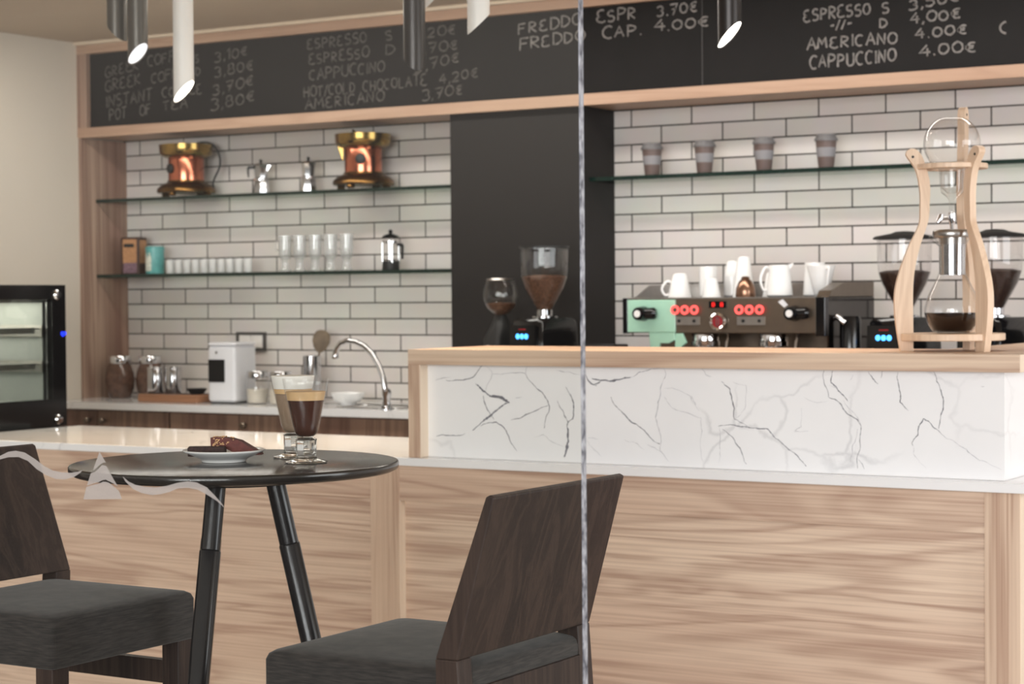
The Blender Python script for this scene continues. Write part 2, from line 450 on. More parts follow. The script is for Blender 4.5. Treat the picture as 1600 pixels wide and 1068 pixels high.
# ------------------------------------------------------------------ mesh helpers
class MB:
    """Collects shapes and links them as ONE mesh object."""

    def __init__(self):
        self.v, self.f, self.mi = [], [], []

    def add(self, verts, faces, mat=0):
        o = len(self.v)
        self.v += [tuple(p) for p in verts]
        for f in faces:
            self.f.append(tuple(o + i for i in f))
            self.mi.append(mat)
        return self

    def box(self, x0, x1, y0, y1, z0, z1, mat=0):
        v = [(x0, y0, z0), (x1, y0, z0), (x1, y1, z0), (x0, y1, z0), (x0, y0, z1), (x1, y0, z1), (x1, y1, z1), (x0, y1, z1)]
        return self.add(v, [(0, 3, 2, 1), (4, 5, 6, 7), (0, 1, 5, 4), (1, 2, 6, 5), (2, 3, 7, 6), (3, 0, 4, 7)], mat)

    def rbox(self, x0, x1, y0, y1, z0, z1, r=0.004, mat=0, n=3, vertical_only=False):
        """Box with rounded vertical edges and softened top and bottom."""
        hx, hy = (x1 - x0) / 2, (y1 - y0) / 2
        cx, cy = (x0 + x1) / 2, (y0 + y1) / 2
        e = 0 if vertical_only else min(r, (z1 - z0) / 3)
        lv = [(z0, e), (z0 + e, 0), (z1 - e, 0), (z1, e)] if e else [(z0, 0), (z1, 0)]
        loops = [[(cx + a, cy + b, z) for a, b in rrect(hx - i, hy - i, max(r - i, r * 0.3), n)] for z, i in lv]
        return self.loft(loops, mat)

    def loft(self, loops, mat=0, caps=True, closed=False):
        n = len(loops[0])
        v = [p for lp in loops for p in lp]
        f = []
        for k in range(len(loops) - 1):
            for i in range(n):
                j = (i + 1) % n
                f.append((k * n + i, k * n + j, (k + 1) * n + j, (k + 1) * n + i))
        if caps:
            f.append(tuple(reversed(range(n))))
            f.append(tuple((len(loops) - 1) * n + i for i in range(n)))
        return self.add(v, f, mat)

    def lathe(self, prof, c=(0, 0, 0), n=32, mat=0, axis='Z', facets=None):
        """Revolve (radius, height) points; a radius of 0 closes the end."""
        v, f, rings = [], [], []
        for r, h in prof:
            if r <= 1e-6:
                rings.append([len(v)]); v.append((0, 0, h))
            else:
                rings.append(list(range(len(v), len(v) + n)))
                for i in range(n):
                    a = 2 * PI * i / n
                    v.append((r * math.cos(a), r * math.sin(a), h))
        for a, b in zip(rings, rings[1:]):
            if len(a) == 1 and len(b) == 1:
                continue
            for i in range(n):
                j = (i + 1) % n
                if len(a) == 1:
                    f.append((a[0], b[j], b[i]))
                elif len(b) == 1:
                    f.append((a[i], a[j], b[0]))
                else:
                    f.append((a[i], a[j], b[j], b[i]))
        if axis == 'Y':
            v = [(x, -z, y) for x, y, z in v]          # axis points to -Y (towards the room)
        elif axis == 'X':
            v = [(z, y, -x) for x, y, z in v]
        v = [(x + c[0], y + c[1], z + c[2]) for x, y, z in v]
        return self.add(v, f, mat)

    def tube(self, path, rad, n=10, mat=0, caps=True):
        pts = [Vector(p) for p in path]
        rads = rad if isinstance(rad, (list, tuple)) else [rad] * len(pts)
        loops, ref = [], None
        for k, p in enumerate(pts):
            t = (pts[min(k + 1, len(pts) - 1)] - pts[max(k - 1, 0)]).normalized()
            if ref is None:
                ref = t.orthogonal().normalized()
            ref = (ref - t * ref.dot(t)).normalized()
            b = t.cross(ref)
            loops.append([tuple(p + (ref * math.cos(2 * PI * i / n) + b * math.sin(2 * PI * i / n)) * rads[k]) for i in range(n)])
        return self.loft(loops, mat, caps)

    def prism(self, pts, a, b, plane='XZ', mat=0):
        """Extrude a polygon of 2D points between a and b along the plane's normal."""
        def P(u, w, h):
            return (u, h, w) if plane == 'XZ' else (h, u, w) if plane == 'YZ' else (u, w, h)
        return self.loft([[P(u, w, a) for u, w in pts], [P(u, w, b) for u, w in pts]], mat)

    def ribbon(self, pts, width, y, mat=0, taper=True):
        """Flat stroke on a plane of constant Y through (x, z) points."""
        n = len(pts)
        v = []
        for k in range(n):
            p0, p1 = pts[max(k - 1, 0)], pts[min(k + 1, n - 1)]
            dx, dz = p1[0] - p0[0], p1[1] - p0[1]
            l = math.hypot(dx, dz) or 1
            w = width[k] if isinstance(width, list) else width
            nx, nz = -dz / l * w / 2, dx / l * w / 2
            v += [(pts[k][0] + nx, y, pts[k][1] + nz), (pts[k][0] - nx, y, pts[k][1] - nz)]
        return self.add(v, [(2 * k, 2 * k + 1, 2 * k + 3, 2 * k + 2) for k in range(n - 1)], mat)

    def build(self, name, mats, parent=None, smooth=True, angle=38, bevel=0.0, loc=None, recalc=True):
        me = bpy.data.meshes.new(name)
        me.from_pydata(self.v, [], self.f)
        if not isinstance(mats, (list, tuple)):
            mats = [mats]
        for mm in mats:
            me.materials.append(M[mm] if isinstance(mm, str) else mm)
        me.polygons.foreach_set('material_index', self.mi)
        if recalc:
            bm = bmesh.new(); bm.from_mesh(me)
            bmesh.ops.recalc_face_normals(bm, faces=bm.faces)
            bm.to_mesh(me); bm.free()
        if smooth:
            me.polygons.foreach_set('use_smooth', [True] * len(me.polygons))
            me.set_sharp_from_angle(angle=math.radians(angle))
        me.update()
        o = bpy.data.objects.new(name, me)
        COL.objects.link(o)
        if parent is not None:
            o.parent = parent
        if loc is not None:
            o.location = loc
        if bevel:
            md = o.modifiers.new('soft edges', 'BEVEL')
            md.width = bevel; md.segments = 2; md.limit_method = 'ANGLE'; md.angle_limit = math.radians(40)
        return o


def rrect(hx, hy, r, n=4):
    r = max(min(r, hx * 0.99, hy * 0.99), 0.0001)
    pts = []
    for cx, cy, a0 in ((hx - r, hy - r, 0), (-hx + r, hy - r, 90), (-hx + r, -hy + r, 180), (hx - r, -hy + r, 270)):
        for i in range(n + 1):
            a = math.radians(a0 + 90 * i / n)
            pts.append((cx + r * math.cos(a), cy + r * math.sin(a)))
    return pts


def smooth_path(pts, per=5):
    out = []
    n = len(pts)
    for i in range(n - 1):
        p0, p1, p2, p3 = pts[max(i - 1, 0)], pts[i], pts[i + 1], pts[min(i + 2, n - 1)]
        for k in range(per):
            t = k / per
            out.append(tuple(0.5 * ((2 * b) + (c - a) * t + (2 * a - 5 * b + 4 * c - d) * t * t + (3 * b - a - 3 * c + d) * t ** 3) for a, b, c, d in zip(p0, p1, p2, p3)))
    out.append(pts[-1])
    return out


def smooth_path3(pts):
    a = smooth_path([(p[0], p[2]) for p in pts])
    return [(u, pts[0][1], w) for u, w in a]


def tag(o, label, cat, group=None, kind=None):
    o['label'] = label
    o['category'] = cat
    if group: o['group'] = group
    if kind: o['kind'] = kind
    return o


def thing(name, label, cat, loc=(0, 0, 0), rotz=0.0, group=None):
    o = bpy.data.objects.new(name, None)
    o.empty_display_size = 0.05
    COL.objects.link(o)
    o.location = loc
    o.rotation_euler = (0, 0, rotz)
    return tag(o, label, cat, group)


def dup(root, loc, rotz, label, group=None):
    """A copy of a thing with copies of its parts and their sub-parts."""
    r = root.copy(); COL.objects.link(r)
    r.location = loc; r.rotation_euler = (0, 0, rotz)
    r['label'] = label
    if group: r['group'] = group
    for ch in list(root.children):
        c = ch.copy(); COL.objects.link(c); c.parent = r
        for g in list(ch.children):
            d = g.copy(); COL.objects.link(d); d.parent = c
    return r


# chalk lines: text, start x, start z, end x, end z, letter height
CHALK = {
 'left': [
  ('GREEK', -6.172, 2.333, -5.972, 2.36, 0.048),
  ('COFFEE', -5.923, 2.368, -5.682, 2.385, 0.045),
  ('S', -5.657, 2.367, -5.628, 2.368, 0.033),
  ('3,10€', -5.543, 2.361, -5.358, 2.378, 0.044),
  ('GREEK', -6.173, 2.271, -5.962, 2.295, 0.048),
  ('COFFEE', -5.902, 2.294, -5.669, 2.315, 0.042),
  ('D', -5.651, 2.311, -5.622, 2.312, 0.033),
  ('3,80€', -5.544, 2.297, -5.327, 2.313, 0.046),
  ('INSTANT', -6.17, 2.202, -5.896, 2.221, 0.051),
  ('COFFEE', -5.841, 2.226, -5.613, 2.232, 0.044),
  ('3,70€', -5.556, 2.221, -5.328, 2.25, 0.046),
  ('POT', -6.152, 2.142, -6.046, 2.15, 0.051),
  ('OF', -5.971, 2.153, -5.904, 2.162, 0.048),
  ('TEA', -5.838, 2.167, -5.696, 2.176, 0.045),
  ('3,80€', -5.568, 2.155, -5.322, 2.182, 0.049),
 ],
 'mid': [
  ('ESPRESSO', -5.047, 2.379, -4.744, 2.388, 0.042),
  ('S', -4.653, 2.391, -4.615, 2.389, 0.036),
  ('3,20€', -4.512, 2.384, -4.306, 2.389, 0.041),
  ('ESPRESSO', -5.04, 2.317, -4.733, 2.328, 0.042),
  ('D', -4.65, 2.331, -4.6, 2.332, 0.039),
  ('3,70€', -4.512, 2.32, -4.295, 2.329, 0.041),
  ('CAPPUCCINO', -5.037, 2.251, -4.654, 2.264, 0.045),
  ('3,70€', -4.507, 2.248, -4.289, 2.277, 0.043),
  ('HOT/COLD', -5.068, 2.181, -4.800, 2.188, 0.044),
  ('CHOCOLATE', -4.765, 2.189, -4.449, 2.198, 0.044),
  ('4,20€', -4.39, 2.197, -4.203, 2.213, 0.041),
  ('AMERICANO', -5.059, 2.13, -4.656, 2.146, 0.045),
  ('3,70€', -4.474, 2.133, -4.276, 2.15, 0.041),
 ],
 'fred': [
  ('FREDDO', -4.022, 2.364, -3.736, 2.383, 0.044),
  ('ESPR', -3.672, 2.383, -3.499, 2.389, 0.044),
  ('3.70€', -3.415, 2.387, -3.246, 2.392, 0.04),
  ('FREDDO', -4.016, 2.303, -3.722, 2.321, 0.044),
  ('CAP.', -3.647, 2.323, -3.475, 2.325, 0.043),
  ('4.00€', -3.426, 2.333, -3.197, 2.333, 0.04),
 ],
 'right': [
  ('ESPRESSO', -2.827, 2.32, -2.573, 2.33, 0.041),
  ('S', -2.533, 2.328, -2.503, 2.328, 0.036),
  ('3,50€', -2.433, 2.331, -2.249, 2.347, 0.035),
  ('-//-', -2.727, 2.285, -2.643, 2.289, 0.032),
  ('D', -2.541, 2.277, -2.508, 2.277, 0.034),
  ('4,00€', -2.428, 2.284, -2.245, 2.287, 0.038),
  ('AMERICANO', -2.813, 2.221, -2.475, 2.221, 0.041),
  ('4.00€', -2.41, 2.232, -2.22, 2.233, 0.037),
  ('CAPPUCCINO', -2.804, 2.152, -2.48, 2.159, 0.045),
  ('4.00€', -2.394, 2.168, -2.189, 2.17, 0.04),
 ],
}
VEINS = [
 (0.9, [(-3.123, 1.113), (-3.103, 1.118), (-3.071, 1.121)]),
 (1.3, [(-3.087, 1.114), (-3.052, 1.115), (-3.016, 1.118), (-2.994, 1.125), (-2.975, 1.147), (-2.966, 1.159)]),
 (0.6, [(-2.959, 1.158), (-2.933, 1.139), (-2.937, 1.121), (-2.953, 1.096), (-2.956, 1.077)]),
 (0.8, [(-2.934, 1.133), (-2.877, 1.137), (-2.824, 1.134), (-2.82, 1.159)]),
 (2.1, [(-2.988, 1.106), (-2.975, 1.096), (-2.953, 1.08), (-2.937, 1.071)]),
 (4.2, [(-2.944, 1.072), (-2.918, 1.07), (-2.897, 1.065), (-2.878, 1.053)]),
 (2.4, [(-2.878, 1.057), (-2.903, 1.044), (-2.928, 1.027), (-2.954, 1.008), (-2.976, 0.991), (-2.999, 0.974)]),
 (1.2, [(-3.121, 0.954), (-3.082, 0.958), (-3.024, 0.965)]),
 (1.2, [(-2.963, 1.072), (-2.953, 1.04), (-2.928, 1.006)]),
 (1.2, [(-2.973, 0.986), (-2.941, 0.998), (-2.922, 1.0), (-2.903, 0.99), (-2.879, 0.956), (-2.854, 0.92)]),
 (1.2, [(-2.872, 1.007), (-2.841, 1.013), (-2.804, 1.03), (-2.755, 1.049)]),
 (0.8, [(-2.859, 1.069), (-2.837, 1.071)]),
 (1.2, [(-2.824, 1.133), (-2.803, 1.109), (-2.773, 1.086), (-2.755, 1.063), (-2.749, 1.044), (-2.761, 1.018), (-2.767, 0.986)]),
 (0.8, [(-2.726, 1.145), (-2.705, 1.142), (-2.651, 1.135)]),
 (1.2, [(-2.724, 1.063), (-2.706, 1.035), (-2.691, 1.004), (-2.695, 0.993)]),
 (1.5, [(-2.697, 1.101), (-2.679, 1.072), (-2.673, 1.041), (-2.676, 1.015), (-2.695, 0.999)]),
 (2.4, [(-2.694, 1.001), (-2.692, 0.967), (-2.69, 0.952)]),
 (3.6, [(-2.69, 0.957), (-2.695, 0.936), (-2.704, 0.909)]),
 (0.6, [(-2.798, 0.961), (-2.768, 0.969), (-2.743, 0.95), (-2.707, 0.938)]),
 (1.5, [(-2.636, 1.135), (-2.619, 1.112), (-2.601, 1.106)]),
 (2.4, [(-2.616, 1.126), (-2.586, 1.121), (-2.551, 1.12), (-2.522, 1.126), (-2.498, 1.13)]),
 (0.9, [(-2.498, 1.13), (-2.475, 1.143), (-2.441, 1.152), (-2.398, 1.158)]),
 (1.5, [(-2.61, 1.11), (-2.595, 1.114), (-2.586, 1.12)]),
 (0.9, [(-2.398, 1.156), (-2.392, 1.139), (-2.407, 1.108), (-2.416, 1.067), (-2.424, 1.026), (-2.413, 0.991), (-2.411, 0.937), (-2.385, 0.91)]),
 (1.2, [(-2.557, 1.077), (-2.534, 1.044), (-2.494, 1.009), (-2.448, 0.98), (-2.411, 0.955)]),
 (0.6, [(-2.448, 0.952), (-2.428, 0.945), (-2.408, 0.935)]),
 (0.5, [(-2.395, 1.103), (-2.356, 1.099), (-2.322, 1.084), (-2.295, 1.045)]),
 (0.6, [(-2.398, 1.08), (-2.373, 1.05), (-2.328, 1.039), (-2.289, 1.027), (-2.287, 0.994), (-2.284, 0.911)]),
 (0.5, [(-2.632, 0.959), (-2.611, 0.933), (-2.588, 0.916)]),
 (0.4, [(-2.629, 0.964), (-2.596, 0.962)]),
 (0.4, [(-2.517, 0.962), (-2.488, 0.958), (-2.459, 0.938)]),
 (0.8, [(-2.318, 1.084), (-2.304, 1.06)]),
 (0.6, [(-2.288, 1.158), (-2.276, 1.14), (-2.258, 1.134)]),
 (1.3, [(-2.231, 1.124), (-2.207, 1.105), (-2.201, 1.076), (-2.195, 1.027), (-2.158, 1.008)]),
 (0.5, [(-2.198, 1.122), (-2.16, 1.114), (-2.164, 1.055), (-2.19, 1.027)]),
 (1.3, [(-2.241, 1.007), (-2.211, 1.011), (-2.176, 1.007), (-2.135, 1.005), (-2.1, 1.003), (-2.082, 0.982), (-2.048, 0.957), (-2.014, 0.931), (-1.995, 0.911)]),
 (0.6, [(-2.238, 1.005), (-2.235, 0.978), (-2.235, 0.945), (-2.241, 0.912)]),
 (1.0, [(-2.229, 0.999), (-2.199, 0.979), (-2.179, 0.952), (-2.161, 0.911)]),
 (0.5, [(-2.007, 1.059), (-2.008, 1.011), (-2.028, 0.999), (-1.988, 1.001)]),
 (0.4, [(-1.999, 1.086), (-1.973, 1.075), (-1.934, 1.079)]),
 (1.0, [(-1.945, 1.155), (-1.945, 1.123), (-1.934, 1.089), (-1.906, 1.077), (-1.884, 1.048), (-1.856, 1.033), (-1.848, 1.021), (-1.85, 0.989), (-1.857, 0.911)]),
 (1.3, [(-1.922, 1.155), (-1.927, 1.126), (-1.911, 1.111), (-1.895, 1.095), (-1.881, 1.077)]),
 (0.5, [(-1.931, 1.118), (-1.911, 1.113)]),
 (0.5, [(-1.895, 1.082), (-1.862, 1.046), (-1.848, 1.023)]),
 (0.6, [(-1.856, 1.01), (-1.87, 0.968), (-1.876, 0.926)]),
 (0.8, [(-1.857, 0.934), (-1.843, 0.922), (-1.839, 0.91)]),
 (1.0, [(-1.827, 1.152), (-1.815, 1.136), (-1.802, 1.124)]),
 (0.5, [(-1.867, 1.145), (-1.875, 1.132)]),
 (0.8, [(-1.79, 1.157), (-1.794, 1.138)]),
 (1.1, [(-1.75, 1.153), (-1.749, 1.126), (-1.743, 1.095), (-1.745, 1.08), (-1.723, 1.059)]),
 (1.1, [(-1.659, 1.157), (-1.651, 1.133), (-1.638, 1.103), (-1.634, 1.072), (-1.641, 1.041), (-1.646, 1.016)]),
 (1.1, [(-1.712, 0.973), (-1.715, 0.98), (-1.699, 0.999), (-1.696, 1.022), (-1.684, 1.041), (-1.667, 1.03), (-1.646, 1.012), (-1.63, 0.996)]),
 (0.6, [(-1.63, 0.996), (-1.594, 0.977), (-1.562, 0.955), (-1.516, 0.933), (-1.49, 0.922)]),
 (0.4, [(-1.71, 0.973), (-1.71, 0.952), (-1.678, 0.918)]),
 (0.5, [(-1.539, 1.122), (-1.531, 1.122)]),
]
DECAL = [
 [(-2.182, 1.11), (-2.164, 1.121), (-2.146, 1.128), (-2.131, 1.13), (-2.113, 1.128), (-2.092, 1.119), (-2.075, 1.11), (-2.058, 1.104), (-2.04, 1.102), (-2.023, 1.102), (-2.009, 1.104), (-2.0, 1.107), (-2.004, 1.103), (-2.017, 1.096), (-2.035, 1.092), (-2.052, 1.092), (-2.072, 1.097), (-2.09, 1.105), (-2.107, 1.116), (-2.125, 1.121), (-2.146, 1.12), (-2.164, 1.116), (-2.182, 1.107)],
 [(-1.967, 1.134), (-1.955, 1.119), (-1.96, 1.119), (-1.966, 1.116), (-1.973, 1.111), (-1.98, 1.107)],
 [(-1.984, 1.103), (-1.976, 1.105), (-1.969, 1.11), (-1.963, 1.115), (-1.958, 1.115), (-1.954, 1.114), (-1.944, 1.1), (-1.933, 1.086), (-1.941, 1.09), (-1.95, 1.093), (-1.956, 1.095), (-1.962, 1.094), (-1.969, 1.091), (-1.978, 1.089), (-1.992, 1.085)],
 [(-1.993, 1.083), (-1.978, 1.087), (-1.968, 1.089), (-1.961, 1.092), (-1.956, 1.092), (-1.95, 1.091), (-1.941, 1.086), (-1.931, 1.08), (-1.926, 1.069), (-1.999, 1.065)],
 [(-1.924, 1.101), (-1.913, 1.094), (-1.9, 1.09), (-1.883, 1.088), (-1.862, 1.088), (-1.843, 1.091), (-1.824, 1.096), (-1.805, 1.099), (-1.789, 1.098), (-1.771, 1.092), (-1.758, 1.082), (-1.745, 1.071), (-1.74, 1.065), (-1.753, 1.074), (-1.771, 1.082), (-1.787, 1.088), (-1.805, 1.09), (-1.824, 1.088), (-1.837, 1.083), (-1.854, 1.079), (-1.87, 1.077), (-1.889, 1.079), (-1.905, 1.084), (-1.919, 1.094)],
]


# ------------------------------------------------------------------ setting
tag(MB().box(-6.42, 4.0, 2.0, 7.05, -0.06, 0).build('floor', 'floor', smooth=False), 'stone coloured floor inside the cafe', 'floor', kind='structure')
tag(MB().box(-22.0, 14.0, -18.0, 2.0, -0.06, -0.005).build('floor', 'terrace', smooth=False), 'dark paved terrace floor outside the glass', 'floor', kind='structure')
tag(MB().box(-6.42, 3.2, 2.02, 7.05, 2.497, 2.60).build('ceiling', 'ceiling', smooth=False), 'plain cream painted ceiling above the bar', 'ceiling', kind='structure')
tag(MB().box(-6.42, -6.3205, 2.02, 6.93, 0, 2.497).build('wall_left', 'plaster', smooth=False), 'cream painted wall behind the black oven', 'wall', kind='structure')
tag(MB().box(-6.42, -4.05, 6.93, 7.05, 0, 2.497).build('wall_back', 'tile_left', smooth=False), 'white brick tiled wall behind the shelves of pots and glasses', 'wall', kind='structure')
tag(MB().box(-4.05, 3.2, 6.93, 7.05, 0, 2.497).build('wall_back', 'tile_right', smooth=False), 'white brick tiled wall behind the espresso machine', 'wall', kind='structure')
tag(MB().box(-6.32, 1.2, 6.612, 6.93, 2.4842, 2.497).build('trim_1', 'coving', smooth=False), 'pale strip between the menu board frame and the ceiling', 'trim', kind='structure')

# tall clear pane at the open terrace front, its ground right edge standing free
win = tag(MB().box(-4.6, -1.184, 2.1, 2.109, 0.0, 2.62).build('window_1', 'pane', smooth=False),
          'clear frameless glass pane with a frosted mountain and wave motif', 'glass pane', kind='structure')
MB().box(-1.184, -1.1828, 2.0997, 2.1093, 0.0, 2.62).build('ground_edge', 'pane_edge', win, smooth=False)
dm = MB()
for poly in DECAL:
    dm.add([(x, 2.0992, z) for x, z in poly], [tuple(range(len(poly)))])
dec = dm.build('frosted_motif', 'frost', win, smooth=False, recalc=False)
dec['label'] = 'frosted grey mountain peak between two waves'

tag(MB().box(-4.356, -3.748, 6.675, 6.93, 0, 2.0765).build('dark_pillar', 'pillar', smooth=False, bevel=0.002),
    'matt charcoal pillar between the two tiled bays', 'pillar')
tag(MB().box(-6.32, -6.303, 6.634, 6.93, 0, 2.0715).build('side_panel', 'wood_niche', smooth=False, bevel=0.001),
    'tall brown wooden panel closing the left end of the shelf bay', 'panel')

# ------------------------------------------------------------------ chalk menu board
# hand-drawn capital strokes in a unit box (x 0..0.7, z 0..1)
def arc(cx, cz, rx, rz, a0, a1, n=9):
    return [(cx + rx * math.cos(math.radians(a0 + (a1 - a0) * i / n)), cz + rz * math.sin(math.radians(a0 + (a1 - a0) * i / n))) for i in range(n + 1)]

GLYPH = {
 'A': [[(0, 0), (.32, 1), (.62, 0)], [(.12, .38), (.52, .4)]],
 'C': [arc(.36, .5, .34, .5, 50, 300)],
 'D': [[(.05, 0), (.05, 1)], [(.0, .98)] + arc(.1, .5, .5, .48, 85, -85)],
 'E': [arc(.36, .74, .3, .25, 60, 260), arc(.36, .26, .34, .26, 100, 320)],
 'F': [[(.05, 0), (.08, 1), (.6, .98)], [(.06, .55), (.48, .56)]],
 'G': [arc(.36, .5, .34, .5, 50, 320) + [(.64, .42), (.38, .42)]],
 'H': [[(.05, 0), (.06, 1)], [(.58, 0), (.58, 1)], [(.05, .5), (.58, .52)]],
 'I': [[(.1, 0), (.1, 1)]],
 'K': [[(.05, 0), (.06, 1)], [(.55, .95), (.08, .48), (.6, 0)]],
 'L': [[(.08, 1), (.05, 0), (.55, .02)]],
 'M': [[(0, 0), (.1, 1), (.34, .35), (.6, 1), (.7, 0)]],
 'N': [[(.04, 0), (.06, 1), (.56, 0), (.6, 1)]],
 'O': [arc(.35, .5, .33, .48, 100, 460, 14)],
 'P': [[(.05, 0), (.06, 1)], [(.0, .95)] + arc(.1, .72, .46, .26, 85, -95)],
 'R': [[(.05, 0), (.06, 1)], [(.0, .95)] + arc(.1, .73, .44, .25, 85, -90) + [(.58, 0)]],
 'S': [arc(.34, .74, .26, .24, 40, 250, 8) + arc(.3, .26, .28, .26, 80, -140, 8)],
 'T': [[(0, .96), (.62, 1)], [(.32, .98), (.3, 0)]],
 'U': [[(.04, 1)] + arc(.32, .3, .28, .3, 180, 360) + [(.6, 1)]],
 '0': [arc(.33, .5, .3, .45, 100, 460, 14)],
 '1': [[(.02, .72), (.24, 1), (.22, 0)]],
 '2': [arc(.3, .7, .27, .28, 160, -40, 8) + [(.02, 0), (.6, .04)]],
 '3': [arc(.26, .74, .26, .24, 150, -80, 8), arc(.26, .26, .3, .26, 80, -150, 8)],
 '4': [[(.42, 1), (.0, .36), (.62, .38)], [(.46, .72), (.44, 0)]],
 '5': [[(.55, .98), (.1, .96), (.08, .58)] + arc(.26, .3, .3, .3, 110, -140, 8)],
 '7': [[(.0, .94), (.58, .98), (.22, 0)], [(.14, .5), (.5, .54)]],
 '8': [arc(.32, .75, .22, .23, 90, 450, 10), arc(.32, .27, .28, .27, 90, 450, 10)],
 '€': [arc(.42, .5, .32, .42, 60, 300), [(.0, .58), (.5, .62)], [(.0, .42), (.46, .44)]],
 ',': [[(.12, .12), (.02, -.16)]],
 '.': [[(.04, .0), (.1, .07)]],
 '/': [[(.02, -.1), (.4, 1.05)]],
 '-': [[(.06, .45), (.42, .47)]],
 ' ': [],
}
WIDTH = {'I': .28, '1': .45, ',': .3, '.': .3, ' ': .45, '-': .55, '/': .5, 'M': .9}


def chalk_line(mb, text, x0, z0, x1, z1, cap, y):
    adv = [WIDTH.get(c, .78) for c in text]
    tot = sum(adv) - 0.1
    wx = (x1 - x0) / tot
    u = 0.0
    for c, a in zip(text, adv):
        jz = random.uniform(-.05, .05)
        js = random.uniform(.9, 1.08)
        for st in GLYPH[c]:
            pts = []
            for px, pz in st:
                X = x0 + (u + px * js + random.uniform(-.015, .015)) * wx
                Z = z0 + (z1 - z0) * ((u + px) / tot) + (pz * js + jz + random.uniform(-.015, .015)) * cap
                pts.append((X, Z))
            fine = []
            for p, q in zip(pts, pts[1:]):
                fine += [p, ((p[0] + q[0]) / 2, (p[1] + q[1]) / 2)]
            fine.append(pts[-1])
            mb.ribbon(fine, [random.uniform(.0050, .0082) for _ in fine], y)
        u += a


BX0, BX1 = -6.335, 0.6
mbd = thing('menu_board', 'long black chalk menu board in a pale wooden frame under the ceiling', 'menu board', (-3.0, 6.66, 2.28))
OFF = Vector((-3.0, 6.66, 2.28))


def local(mb, off):
    mb.v = [(x - off[0], y - off[1], z - off[2]) for x, y, z in mb.v]
    return mb


def part(mb, name, mats, root, **k):
    """Part given in world coordinates, stored relative to its thing (thing not rotated)."""
    off = Vector(root.location)
    p = root.parent
    while p is not None:
        off += Vector(p.location); p = p.parent
    return local(mb, off).build(name, mats, root, **k)


part(MB().box(BX0, BX1, 6.629, 6.657, 2.072, 2.116), 'bottom_rail', 'wood_rail', mbd, smooth=False, bevel=0.0015)
part(MB().box(BX0, BX1, 6.629, 6.657, 2.445, 2.484), 'top_rail', 'wood_rail', mbd, smooth=False, bevel=0.0015)
part(MB().box(BX0, -6.265, 6.629, 6.657, 2.116, 2.445), 'stile', 'wood_niche', mbd, smooth=False, bevel=0.0015)
part(MB().box(-6.32, BX1, 6.657, 6.928, 2.077, 2.094), 'soffit', 'wood_rail', mbd, smooth=False)
part(MB().box(-6.268, -3.2325, 6.655, 6.675, 2.114, 2.447), 'board_panel', 'black_board', mbd, smooth=False)
part(MB().box(-3.2275, BX1, 6.655, 6.675, 2.114, 2.447), 'board_panel', 'black_board', mbd, smooth=False)
part(MB().box(-3.2325, -3.2275, 6.657, 6.675, 2.114, 2.447), 'panel_joint', 'seam', mbd, smooth=False)
for key in ('left', 'mid', 'fred', 'right'):
    cmat = 'chalk_thin' if key in ('left', 'mid') else 'chalk'
    for t in CHALK[key]:
        cm = MB()
        chalk_line(cm, *t, y=6.6535)
        part(cm, 'chalk_text', cmat, mbd, smooth=False, recalc=False)
    if key == 'right':
        cm = MB()               # underline and box side of the cut-off heading
        cm.ribbon([(-2.895, 2.415), (-2.80, 2.418), (-2.70, 2.421), (-2.615, 2.425)], .007, 6.6535)
        cm.ribbon([(-2.895, 2.415), (-2.905, 2.43), (-2.908, 2.444)], .007, 6.6535)
        part(cm, 'chalk_underline', cmat, mbd, smooth=False, recalc=False)
        part(MB().ribbon(arc(-2.085, 2.245, .025, .02, 100, 260), .007, 6.6535), 'chalk_text', cmat, mbd, smooth=False, recalc=False)

# ------------------------------------------------------------------ glass shelves
def shelf(x0, x1, z, label):
    m = MB().box(x0, x1, 6.724, 6.93, z - .015, z)
    m.mi = [0, 0, 1, 1, 0, 1]
    tag(m.build('glass_shelf', ['shelf_glass', 'shelf_edge'], smooth=False), label, 'shelf', 'glass shelves')

shelf(-6.303, -4.356, 1.800, 'green edged glass shelf holding the copper urns and moka pots')
shelf(-6.303, -4.356, 1.461, 'green edged glass shelf holding the tins, small tumblers and coffee press')
shelf(-3.748, 0.4, 1.804, 'green edged glass shelf holding four takeaway cups')

# ------------------------------------------------------------------ front counter with marble ledge and elm panelling
fc = thing('front_counter', 'long counter with a thin white marble top and pale elm panelled front', 'counter', (-3.0, 4.95, 0))
part(MB().prism([(-5.08, 4.64), (-1.395, 4.64), (-1.395, 6.2), (-1.79, 6.2), (-1.79, 5.32), (-5.08, 5.32)], .872, .895, 'XY'), 'marble_top', 'marble_top', fc, smooth=False, bevel=0.002)
part(MB().box(-5.06, -1.52, 4.688, 4.70, 0.06, .872), 'front_panel', 'wood_x2', fc, smooth=False)
part(MB().box(-3.224, -1.519, 4.662, 4.688, .771, .872), 'rail', 'wood_x3', fc, smooth=False)
part(MB().box(-5.06, -3.325, 4.662, 4.688, .773, .872), 'rail', 'wood_x3', fc, smooth=False)
for sx0, sx1 in ((-3.325, -3.224), (-1.519, -1.432)):
    s = part(MB().box(sx0, sx1, 4.66, 4.70, 0.06, .872), 'stile', 'wood_z', fc, smooth=False, bevel=0.0008)
    b = MB().box(sx1, sx1 + .0012, 4.661, 4.688, 0.06, .771 if sx0 < -2 else .872)
    part(b, 'edge_band', 'wood_band', s, smooth=False)
part(MB().box(-1.45, -1.432, 4.70, 6.18, 0.06, .872), 'side_panel', 'wood_z', fc, smooth=False)
part(MB().box(-5.06, -5.04, 4.70, 5.30, 0.06, .872), 'side_panel', 'wood_z', fc, smooth=False)
part(MB().box(-5.04, -1.82, 5.26, 5.28, 0.06, .872), 'back_panel', 'wood_z', fc, smooth=False)
